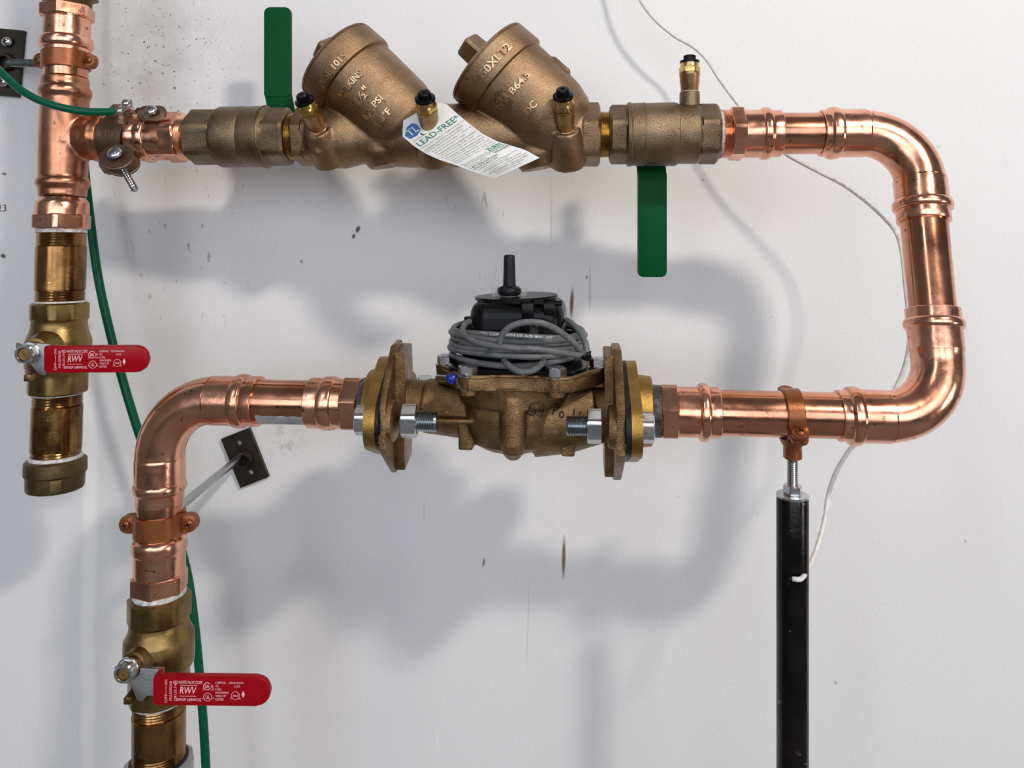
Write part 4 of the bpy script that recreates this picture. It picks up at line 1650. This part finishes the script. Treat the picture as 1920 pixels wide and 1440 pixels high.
rB = V((wpu.x, -0.006, wpu.z))
lathe(rA, rB - rA, [(-0.008, 0.009), (0.006, 0.009, 'h'), (0.008, 0.007)], 24).obj('rod_socket', CLP, t)
rod_thread(rA, rB, 0.0048).obj('rod', STL, t, 20)
wall_plate(t, 20, 119, 50, 124, -0.09, None, True)

# clamp and post below the right hand pipe
t = thing('pipe_clamp', 'copper coloured split clamp gripping the long pipe on top of the black post', 'pipe clamp', P(1487, 848, 0.685))
band(L, 1467, 1499, 44.4, 50, -0.45, pi - 0.5).obj('upper_half', CLP, t, 40)
band(L, 1470, 1502, 44.4, 50, pi - 0.45, 2 * pi - 0.5).obj('lower_half', CLP, t, 40)
s = L.s(1485)
c = L.pt(1486)
for ang, sd in ((-0.47, 1), (pi - 0.47, -1)):
    dv = L.u * cos(ang) + L.v * sin(ang)
    tv = L.v * cos(ang) - L.u * sin(ang)
    o = c + dv * (60 * s)
    for k in (6, -6):
        plate(roundrect(-16 * s, 14 * s, -16 * s, 16 * s, 0, 5, (3 * s, 12 * s, 12 * s, 3 * s)), 9 * s, o + tv * (k * s), dv, L.w, tv, 1.5 * s).obj('ear', CLP, t, 40)
    if sd > 0:
        screw_head(o + tv * (10.5 * s) + dv * (1 * s), tv, 9 * s, t)
dn = V((0, 0, -1))
bt = c + dn * (48 * s)
lathe(bt, dn, [(-3 * s, 26 * s), (6 * s, 22 * s), (14 * s, 17 * s), (22 * s, 17 * s, 'h'), (36 * s, 17 * s, 'h'), (38 * s, 14 * s)], 36).obj('rod_socket', CLP, t)
dpost = c.y + WALL
post_top = P(1480, 934, dpost)
xz = V((c.x, c.y, 0))
kz = dpost / F
pt_ = thing('support_post', 'black steel pipe post with washer, nut and threaded rod holding the clamp', 'post', (c.x, c.y, 0))
zp = post_top.z
rod_thread(V((c.x, c.y, bt.z - 38 * s)), V((c.x, c.y, zp - 0.03)), 10.0 * kz, 0.0017).obj('threaded_rod', STL, pt_, 20)
lathe(V((c.x, c.y, zp + 0.0035)), V((0, 0, 1)), [(0, 14 * kz), (0.0006, 16.5 * kz, 'h'), (0.0078, 16.5 * kz, 'h'), (0.0086, 14 * kz)], 48, 0.45).obj('nut', ZNC, pt_, 28)
lathe(V((c.x, c.y, zp + 0.0012)), V((0, 0, 1)), [(0, 28 * kz), (0.0002, 29.5 * kz), (0.0022, 29.5 * kz), (0.0024, 28.5 * kz)], 48).obj('washer', ZNC, pt_)
post = lathe(V((c.x, c.y, 0.0)), V((0, 0, 1)), [(0, 29 * kz)] + [(zp * i / 12, 29 * kz) for i in range(1, 12)] + [(zp, 29 * kz), (zp + 0.0012, 28 * kz)], 48).obj('post', BLKP, pt_)
lathe(V((c.x, c.y, 0.0)), V((0, 0, 1)), [(0, 0.055), (0.006, 0.055), (0.007, 0.05)], 40).obj('foot_flange', BLKP, pt_)

# --------------------------------------------------------- flanges and meter
FU, FV, FW = UC, UZ, UX
FUR, FWR = V((-0.085, -0.9964, 0)), V((0.9964, -0.085, 0))     # the right end stands slightly skewed


def LF(q):
    return L.pt(q), FU, FV, FW, L.s(q)


def oval(rc, ue, re, n=14):
    """outline of a two-bolt flange: round middle with two ears along u"""
    d = ue
    a = math.acos((rc - re) / d)
    out = []
    for i in range(n + 1):
        x = -a + 2 * a * i / n
        out.append((d + re * cos(x), re * sin(x)))
    for i in range(n + 1):
        x = a + (pi - 2 * a) * i / n
        out.append((rc * cos(x), rc * sin(x)))
    for i in range(n + 1):
        x = pi - a + 2 * a * i / n
        out.append((-d + re * cos(x), re * sin(x)))
    for i in range(n + 1):
        x = pi + a + (pi - 2 * a) * i / n
        out.append((rc * cos(x), rc * sin(x)))
    res = [out[0]]
    for p in out[1:]:
        if math.hypot(p[0] - res[-1][0], p[1] - res[-1][1]) > 1e-5:
            res.append(p)
    if math.hypot(res[0][0] - res[-1][0], res[0][1] - res[-1][1]) < 1e-5:
        res.pop()
    return res


BU = 0.060       # bolt distance from the axis


def flange(label, qf0, qf1, qh, gask, sgn, seal, nutq, boltq, loc):
    """qf0..qf1 plate, qh hub end, sgn +1 hub to the right"""
    t = thing('brass_flange', label, 'pipe flange', loc)
    o0, u, v, w, s = LF(qf0)
    if sgn > 0:
        u, w = FUR, FWR
    o1 = L.pt(qf1)
    th = (o1 - o0).length
    plate(oval(0.0448, BU, 0.0235), th, (o0 + o1) / 2, u, v, w, 0.0022, 3).obj('plate', BRS, t, 35)
    L.lathe([(qf1 - sgn * 3, 74), (qf1 + sgn * 2, 72), (qf1 + sgn * 5, 69), (qh - sgn * 8, 67), (qh - sgn * 2, 66), (qh, 63)], 56).obj('hub', BRS, t, 35)
    g0, g1 = L.pt(gask[0]), L.pt(gask[1])
    plate(oval(0.0448, BU, 0.0228), (g1 - g0).length, (g0 + g1) / 2, u, v, w, 0.0004).obj('gasket', BLKR, t)
    L.lathe([(seal[0], 46), (seal[0] + sgn * 1, 50), (seal[1] - sgn * 1, 50), (seal[1], 46)], 40).obj('thread_seal', GREASE, t, 60)
    for bs in (1, -1):
        b = t
        of = u * (bs * BU) + v * 0.001
        p_h = L.pt(qf1) + of
        hd = 0.0105
        bolt = lathe(p_h, w * sgn, [(0, 0.0118), (0.0005, 0.0128, 'h'), (hd - 0.001, 0.0128, 'h'), (hd, 0.011)], 48, 0.0 + 0.52, hint=u).obj('bolt_head', ZNC, t, 25)
        pn = L.pt(nutq[0]) + of
        pe = L.pt(nutq[1]) + of
        nd = (pe - pn).length
        lathe(pn, -w * sgn, [(0, 0.0128), (0.001, 0.0142, 'h'), (nd - 0.001, 0.0142, 'h'), (nd, 0.0125)], 48, 0.52, hint=u).obj('nut', ZNC, t, 25)
        pb = L.pt(boltq) + of
        rod_thread(pe, pb, 0.0086, 0.0021).obj('bolt_thread', STL, t, 20)
    return t


flange('gold brass flange bolted to the water meter on the side of the long clamped pipe', 1173, 1192, 1222, (1164, 1172.5), 1, (1222, 1239), (1125, 1099), 1064, P(1190, 866, 0.70))
flange('gold brass flange bolted to the water meter on the side of the stickered pipe', 731, 712, 694, (737, 731.5), -1, (694, 681), (770, 797), 832, P(715, 840, 0.725))

t = thing('water_meter', 'cast bronze water meter with bolted flanges and black register housing', 'water meter', P(960, 858, 0.71))
Lc = L.pt(960)
sm_ = L.s(960)


def mp(q, fr, up):
    """meter point: q along the run, fr and up in metres"""
    return L.pt(q) + FU * fr + FV * up


MB = M()
# end tubes
MB.addm(L.lathe([(738, 50), (780, 49), (830, 47), (880, 44)], 40))
MB.addm(L.lathe([(1040, 50), (1085, 54), (1130, 56), (1160, 58)], 40))
# bowl
up = V((0, 0, 1))
MB.addm(lathe(mp(962, 0, 0.022), -up, [(0, 0.049), (0.022, 0.048), (0.036, 0.046), (0.050, 0.040), (0.057, 0.028)], 56, hint=V((0, -1, 0))))
# wide right shoulder sloping to the flange
MB.addm(sweep([mp(1000, 0.0, -0.008), mp(1060, 0.0, -0.006), mp(1120, 0, 0.0)], [0.036, 0.034, 0.030], 32))
MB.addm(sweep([mp(930, 0.0, -0.004), mp(870, 0.0, -0.002), mp(800, 0, 0.0)], [0.032, 0.027, 0.025], 32))
# front rib and bottom ridge
MB.addm(lathe(mp(962, 0.046, 0.020), -up, [(0, 0.0112), (0.040, 0.0112), (0.048, 0.0095)], 24))
MB.addm(sweep([mp(962, 0.043, -0.021), mp(962, 0.030, -0.030), mp(962, 0.0, -0.036), mp(962, -0.03, -0.036)], 0.0095, 20))
# feet
MB.addm(box(mp(879, 0.012, -0.021), L.w, L.v, L.u, 0.013, 0.024, 0.030, 0.001))
MB.addm(box(mp(1064, 0.012, -0.025), L.w, L.v, L.u, 0.012, 0.022, 0.030, 0.001))
# side rib on the left tube
MB.addm(box(mp(880, 0.026, -0.005), L.w, L.v, L.u, 0.062, 0.0045, 0.020))
# neck up to the cover plate
MB.addm(lathe(mp(968, 0, 0.010), up, [(0, 0.053), (0.020, 0.057)], 48))
mbody = remesh('meter', MB, 0.0012, 3)
mb = mbody.obj('body', BRZ3, t, None)

diamond = [(0.078, 0.016), (0.078, -0.018), (0.070, -0.026), (0.016, -0.0585), (-0.016, -0.0585), (-0.070, -0.026), (-0.078, -0.018), (-0.078, 0.016), (-0.070, 0.026), (-0.018, 0.0585), (0.018, 0.0585), (0.070, 0.026)]
for q0, q1, qi in ((1147, 1163.5, 1134), (749, 737.5, 764)):
    a, b = L.pt(q0), L.pt(q1)
    gu, gw_ = (FUR, FWR) if q1 > q0 else (FU, FW)
    fl = plate(diamond, (b - a).length, (a + b) / 2, gu, FV, gw_, 0.0016, 2).obj('end_flange', BRZ3, t, 35)
    c_ = L.pt(qi)
    inner = [(0.026, 0.054), (-0.026, 0.054), (-0.034, 0.020), (-0.034, -0.020), (-0.022, -0.054), (0.022, -0.054), (0.030, -0.034), (0.024, 0.006)]
    plate(inner, (a - c_).length + 0.002, (a + c_) / 2, gu, FV, gw_, 0.0012, 2).obj('stiffening_rib', BRZ3, fl, 35)
    # bosses behind the nuts
    dirn = (c_ - a).normalized()
    for bs in (1, -1):
        lathe(a + gu * (bs * BU) + FV * 0.001, dirn, [(-0.001, 0.0185), (0.005, 0.0175), (0.006, 0.016)], 32).obj('bolt_boss', BRZ3, fl)
    # round cast mark on the edge facing the room
    mid = (a + b) / 2 + gu * 0.0775 + FV * (-0.010)
    lathe(mid, gu, [(0, 0.0044), (0.0012, 0.0044), (0.0012, 0.0036), (0.0004, 0.0034)], 24).obj('cast_mark', BRZ3, fl)
for q0, q1 in ((752, 792),):
    # gusset from the left flange down to the tube
    plate([(0.0, 0.0), (0.026, 0.006), (0.026, 0.010), (0.0, 0.012)], 0.006, mp(756, 0.028, 0.002), L.w, L.u, L.v, 0.0008).obj('gusset', BRZ3, t)

# cover plate: eight sided with ears for the bolts
cov_c = mp(976, -0.004, 0.0338)
ct = 0.0115
XX, YY = V((1, 0, 0)), L.u
XX = L.w.copy()
cover = []
for x, y in ((-0.050, 0.060), (-0.038, 0.066), (-0.024, 0.063), (-0.016, 0.059), (0.020, 0.059), (0.028, 0.063), (0.040, 0.066), (0.052, 0.060), (0.066, 0.036), (0.078, 0.022), (0.082, 0.010), (0.076, -0.006), (0.066, -0.032),
             (0.050, -0.060), (-0.050, -0.060), (-0.062, -0.032), (-0.072, -0.006), (-0.078, 0.008), (-0.074, 0.020), (-0.062, 0.036)):
    cover.append((x, y))
cv = plate(cover, ct, cov_c, XX, YY, V((0, 0, 1)), 0.0022, 2).obj('cover_plate', BRZ3, t, 35)
# raised bead round the rim of the cover
bead = catmull([cov_c + XX * (x * 0.955) + YY * (y * 0.955) + UZ * (ct / 2) for x, y in cover + [cover[0]]], 3)
sweep(bead[:-1], 0.0022, 10, closed=True).obj('rim_bead', BRZ3, cv, 60)
ZT = cov_c + UZ * (ct / 2)
for x, y in ((-0.040, 0.056), (0.036, 0.056), (-0.068, 0.010), (0.073, 0.012)):
    p = ZT + XX * x + YY * y
    bl = lathe(p, UZ, [(-0.001, 0.0098), (0.0012, 0.0098), (0.0016, 0.0072), (0.0020, 0.0088, 'h'), (0.0085, 0.0088, 'h'), (0.0095, 0.0070)], 36, 0.3).obj('bolt', ZNC, cv, 28)
    lathe(p - UZ * ct, UZ, [(-0.004, 0.0085), (0.012, 0.0100)], 28).obj('bolt_boss', BRZ3, cv)

# black register housing
RC = mp(974, 0.0, 0.0)
RC = V((RC.x, RC.y, ZT.z))


def rr_section(hx, hy, r, z, n=8, cx=0.0, cy=0.0):
    return [RC + XX * (x + cx) + YY * (y + cy) + UZ * z for x, y in roundrect(-hx, hx, -hy, hy, min(r, hx, hy), n)]


def loft(sections):
    m = M()
    k = len(sections[0])
    for s_ in sections:
        m.v += s_
    for j in range(len(sections) - 1):
        for i in range(k):
            i2 = (i + 1) % k
            m.f.append([j * k + i, j * k + i2, (j + 1) * k + i2, (j + 1) * k + i])
    m.f.append(list(range(k))[::-1])
    m.f.append([(len(sections) - 1) * k + i for i in range(k)])
    return m


loft([rr_section(0.062, 0.048, 0.025, 0.0), rr_section(0.062, 0.048, 0.025, 0.004), rr_section(0.058, 0.045, 0.024, 0.006)]).obj('register_base', BLK, t)
rh_ = 0.0605
reg = loft([rr_section(0.0425, 0.038, 0.016, 0.004), rr_section(0.0425, 0.038, 0.016, rh_ - 0.013), rr_section(0.0420, 0.0375, 0.016, rh_ - 0.008), rr_section(0.0400, 0.0355, 0.015, rh_ - 0.003),
            rr_section(0.0365, 0.032, 0.014, rh_)]).obj('register_housing', BLK, t, 50)
# front bulge, side posts
lathe(RC + XX * 0.016 + YY * 0.036 + UZ * 0.004, UZ, [(0, 0.0125), (0.037, 0.0122), (0.042, 0.011), (0.0445, 0.007), (0.045, 0.002)], 32).obj('front_bulge', BLK, reg, 50)
lathe(RC + XX * -0.0435 + YY * 0.022 + UZ * 0.004, UZ, [(0, 0.0062), (0.026, 0.006), (0.0265, 0.005), (0.043, 0.0047), (0.0435, 0.003)], 24).obj('side_post', BLK, reg, 40)
lathe(RC + XX * 0.046 + YY * 0.010 + UZ * 0.004, UZ, [(0, 0.0040), (0.030, 0.0035), (0.031, 0.002)], 20).obj('side_post', BLK, reg, 40)
# hinged lid
lidz = rh_ + 0.0020
lid_pts = []
for i in range(40):
    a = 2 * pi * i / 40
    x, y = 0.0385 * cos(a), 0.0335 * sin(a)
    lid_pts.append((x - 0.003, y))
lid = plate(lid_pts, 0.0030, RC + UZ * (lidz + 0.0008), (XX + UZ * 0.035).normalized(), YY, (UZ - XX * 0.035).normalized(), 0.0009, 2).obj('lid', BLK, t, 40)
loft([rr_section(0.034, 0.030, 0.014, rh_ - 0.002), rr_section(0.034, 0.030, 0.014, rh_ + 0.0015)]).obj('lid_seat', BLK, reg)
for x, wd, hgt in ((0.011, 0.0105, 0.015), (0.030, 0.0100, 0.010)):
    box(RC + XX * x + YY * 0.0375 + UZ * (rh_ - hgt / 2 + 0.001), XX, UZ, YY, wd, hgt, 0.004, 0.0006).obj('hinge_tab', BLK, lid)
for x in (0.001, 0.0205, 0.037):
    lathe(RC + XX * (x - 0.004) + YY * 0.0355 + UZ * (rh_ + 0.0012), XX, [(0, 0.0018), (0.0002, 0.0024), (0.0078, 0.0024), (0.008, 0.0018)], 16).obj('hinge_barrel', BLK, lid)
# rubber post with collar on the lid
pr0 = RC + XX * -0.0085 + YY * 0.008 + UZ * (lidz + 0.001)
kp = sm_ * 1.02
lathe(pr0, UZ, [(0, 13 * kp), (4 * kp, 14 * kp), (5 * kp, 19 * kp), (9 * kp, 22 * kp), (14 * kp, 22.5 * kp), (18 * kp, 21 * kp), (21 * kp, 16 * kp), (22 * kp, 12.2 * kp), (40 * kp, 11.4 * kp), (75 * kp, 10.6 * kp), (78 * kp, 10 * kp), (80 * kp, 8 * kp)], 32).obj('antenna_post', BLKR, lid, 40)
for sd in (-1, 1):
    fm = M()
    o = pr0 + XX * (sd * 27 * kp) + UZ * (9 * kp)
    fm.addm(box(o, XX, UZ, YY, 10 * kp, 15 * kp, 1.2 * kp))
    for dx in (-5, 5):
        fm.addm(box(o + XX * (dx * kp), XX, UZ, YY, 1.4 * kp, 16 * kp, 3 * kp))
    fm.addm(box(o + UZ * (8 * kp), XX, UZ, YY, 11 * kp, 1.4 * kp, 3 * kp))
    fm.obj('clear_clip', CLEAR, lid, flat=True)
lathe(pr0, UZ, [(1 * kp, 17 * kp), (3 * kp, 17.5 * kp), (4 * kp, 17 * kp)], 28).obj('clear_ring', CLEAR, lid)

# handwriting on the body
bvh = BVHTree.FromPolygons([tuple(v) for v in mbody.v], mbody.f)
cam_p = V((0, -WALL, H))


def ink(strokes, r, parent, name='handwriting'):
    m = M()
    for st in strokes:
        pts = []
        for px, py in st:
            d = (P(px, py, 1.0) - cam_p).normalized()
            hit = bvh.ray_cast(cam_p, d)
            if hit[0] is not None:
                pts.append(hit[0] - d * 0.0003)
        if len(pts) > 1:
            m.addm(sweep(catmull(pts, 4), r, 8))
    if m.v:
        m.obj(name, MARK, parent, 60)


ink([[(1004, 757), (995, 758), (994, 766), (1001, 765), (1005, 771), (1000, 778), (992, 777), (987, 773)], [(1001, 757), (1010, 754)],
     [(1012, 764), (1010, 771), (1018, 772)], [(1020, 761), (1018, 772), (1015, 782)],
     [(1041, 758), (1038, 768), (1036, 778)], [(1038, 760), (1044, 757), (1047, 763), (1042, 769), (1037, 769)],
     [(1053, 772), (1049, 777), (1052, 783), (1057, 780), (1056, 773), (1052, 771)],
     [(1065, 781), (1064, 789)], [(1066, 768), (1066, 769)], [(1077, 767), (1076, 774), (1075, 780)], [(1088, 771), (1087, 779)]], 0.00065, mb)

# blue lead seal with wire
sp_ = P(847, 710, 0.665)
bm = bmesh.new()
bmesh.ops.create_icosphere(bm, subdivisions=3, radius=10 * sm_)
for v in bm.verts:
    v.co = V((v.co.x * 1.1, v.co.y * 0.8, v.co.z)) * (1 + 0.05 * sin(v.co.x * 2000) * sin(v.co.z * 1700)) + sp_
sl = obj_bm('seal', bm, BLUE, t, 60)
for pts in ([P(856, 709, 0.664), P(865, 703, 0.658), P(872, 702, 0.655), P(876, 706, 0.654)], [P(856, 714, 0.664), P(860, 722, 0.656), P(866, 731, 0.652), P(874, 733, 0.650)]):
    sweep(catmull(pts, 6), 0.0005, 8).obj('seal_wire', ZNC, sl)
sweep([P(822, 709, 0.70), P(845, 710, 0.682)], 0.0035, 12).obj('seal_stud', ZNC, t)

# --------------------------------------------------------- coiled grey cable
tcoil = thing('coiled_cable', 'grey printed cable coiled round the black register and held by a black tie', 'cable', V((RC.x, RC.y, ZT.z)))
cr = 5.6 * sm_
pts = []
random.seed(11)
levels = [0.0105, 0.0180, 0.0225, 0.0270, 0.0315, 0.0350]
turns = len(levels)
for k in range(turns):
    ax = 0.0615 + random.uniform(-0.002, 0.002)
    ay = 0.0540 + random.uniform(-0.0025, 0.0025)
    for i in range(20):
        th = -pi / 2 + 2 * pi * i / 20
        f = i / 20
        z0 = levels[k]
        z1 = levels[min(k + 1, turns - 1)]
        z = z0 + (z1 - z0) * max(0, (f - 0.75) / 0.25) if k < turns - 1 else z0
        pinch = 0.72 if cos(th) > 0 else 1.0
        zz = z if cos(th) <= 0 else (z * (1 - 0.30 * max(cos(th), 0) ** 2) + 0.021 * 0.30 * max(cos(th), 0) ** 2)
        wv = 0.0010 * sin(3 * th + k * 1.7)
        pts.append(RC + XX * (ax * cos(th) - 0.0015) + YY * (-ay * -sin(th) * 1.0 * -1 * -1 + 0.0) + UZ * (zz + wv))
coil_path = catmull(pts, 3)
sweep(coil_path, cr, 12).obj('coil', GRYC, tcoil, 60)


def cab(pp, name='loop'):
    return sweep(catmull(pp, 8), cr, 12).obj(name, GRYC, tcoil, 60)


cab([P(938, 650, 0.645), P(937, 640, 0.642), P(944, 624, 0.640), P(962, 610, 0.638), P(990, 604, 0.637), P(1020, 607, 0.639), P(1050, 622, 0.644), P(1075, 643, 0.652), P(1088, 658, 0.658), P(1096, 668, 0.660)])
cab([P(1062, 600, 0.690), P(1074, 608, 0.682), P(1088, 624, 0.674), P(1097, 642, 0.667), P(1100, 658, 0.663), P(1097, 668, 0.661)])
cab([P(886, 602, 0.690), P(874, 606, 0.682), P(868, 617, 0.674), P(873, 630, 0.665), P(890, 641, 0.655), P(920, 648, 0.645), P(960, 652, 0.640), P(1010, 655, 0.641), P(1060, 662, 0.648), P(1095, 668, 0.658)])
cab([P(945, 676, 0.655), P(958, 689, 0.643), P(972, 696, 0.637), P(985, 697, 0.636), P(998, 695, 0.637), P(1010, 688, 0.643), P(1020, 676, 0.655)])
# black tie
ztie = sweep([P(1098 + 9 * cos(a), 668 + 5 * sin(a) + 3 * cos(a), 0.660 - 0.008 * sin(a)) for a in [2 * pi * i / 24 for i in range(24)]], 0.0016, 8, closed=True)
ztie.addm(box(P(1103, 666, 0.652), UX, UZ, UC, 0.0045, 0.005, 0.0045, 0.0006))
ztie.addm(sweep([P(1104, 664, 0.652), P(1107, 659, 0.650)], 0.0009, 8))
ztie.obj('cable_tie', BLK, tcoil, 40)


def text_front(s_txt, q_pts, hm, name, mat, parent):
    """print running along a strand given by points on its room-facing side"""
    path = catmull(q_pts, 10)
    ls = [0]
    for a, b in zip(path, path[1:]):
        ls.append(ls[-1] + (b - a).length)

    def fn(x, y, z):
        xx = min(max(x + ls[-1] / 2, 0), ls[-1] * 0.9999)
        i = 0
        while ls[i + 1] < xx:
            i += 1
        k = (xx - ls[i]) / (ls[i + 1] - ls[i])
        p = path[i].lerp(path[i + 1], k)
        tn = (path[i + 1] - path[i]).normalized()
        n_ = (cam_p - p).normalized()
        up_ = n_.cross(tn).normalized()
        return p + up_ * y
    text_map(s_txt, fn, width=ls[-1], height=hm).obj(name, mat, parent, flat=True)


top_lv = levels[-1]
strand = []
for i in range(9):
    th = -pi / 2 + (-0.55 + 1.15 * i / 8)
    strand.append((th,))
coil_o = [o for o in tcoil.children if o.name.startswith('coil')][0]
# find the room side of the top turn
cand = coil_path[-60:]
front = sorted([p for p in coil_path[-62:] if (p - RC).dot(YY) > 0.030], key=lambda p: p.x)
if len(front) > 4:
    fr = [p + (cam_p - p).normalized() * (cr + 0.0002) for p in front]
    text_front('(UL) E111701 CSA AWM I/II A/B 80C 300V FT4', [p for p in fr[1:-1:2]], 6.0 * sm_, 'cable_print', WINK, tcoil)

# --------------------------------------------------------- white cable
wc = [P(1090, -420, 0.966), P(1105, -380, 0.962), P(1132, -260, 0.94), P(1150, -160, 0.93), P(1175, -60, 0.925), P(1201, 0, 0.92), P(1222, 30, 0.918), P(1245, 52, 0.916), P(1268, 70, 0.914), P(1300, 88, 0.91), P(1325, 112, 0.905), P(1350, 150, 0.90), P(1372, 180, 0.895), P(1394, 208, 0.89),
      P(1430, 252, 0.885), P(1472, 288, 0.88), P(1530, 320, 0.87), P(1580, 346, 0.86), P(1630, 383, 0.85), P(1668, 420, 0.835), P(1684, 445, 0.825), P(1692, 480, 0.815), P(1697, 530, 0.80), P(1703, 590, 0.79), P(1705, 640, 0.785), P(1698, 680, 0.785), P(1684, 718, 0.785),
      P(1655, 770, 0.78), P(1616, 818, 0.765), P(1590, 848, 0.755), P(1568, 885, 0.745), P(1554, 925, 0.735), P(1548, 965, 0.728), P(1540, 1000, 0.720), P(1527, 1040, 0.708), P(1514, 1068, 0.688), P(1507, 1080, 0.673), P(1500, 1086, 0.664), P(1490, 1086, 0.663)]
wcab = thing('white_cable', 'thin white cable running behind the copper loop to the black post', 'cable', P(1500, 1086, 0.68))
sweep(catmull(wc, 6), 3.7 * 0.85 / F, 12).obj('jacket', WHTC, wcab, 60)
bm = bmesh.new()
bmesh.ops.create_icosphere(bm, subdivisions=2, radius=5 * 0.67 / F)
for v in bm.verts:
    v.co = v.co * random.uniform(0.8, 1.15) + P(1489, 1086, 0.6625)
obj_bm('cut_end', bm, TAPE, wcab, 60)
seg_ = [p for p in catmull(wc, 6)]
seg2 = [p for p in seg_ if P(1560, 0, 0.86).x < p.x < P(1690, 0, 0.83).x and p.z > P(0, 450, 0.83).z]
seg2 = [p + (cam_p - p).normalized() * (3.8 * 0.85 / F) for p in seg2]
if len(seg2) > 4:
    text_front('E111701 CM 2C 22AWG SHIELDED 75C (UL) FT4', seg2, 4.4 * 0.84 / F, 'cable_print', TXTD, wcab)

# pencilled figures on the wall
o = P(4, 390, WALL)
mk = text_map('23', lambda x, y, z: V((o.x + x, -0.0004, o.z + y)), height=13 * WALL / F)
mk.obj('pencilled_figures', TXTD, wall_b, flat=True)
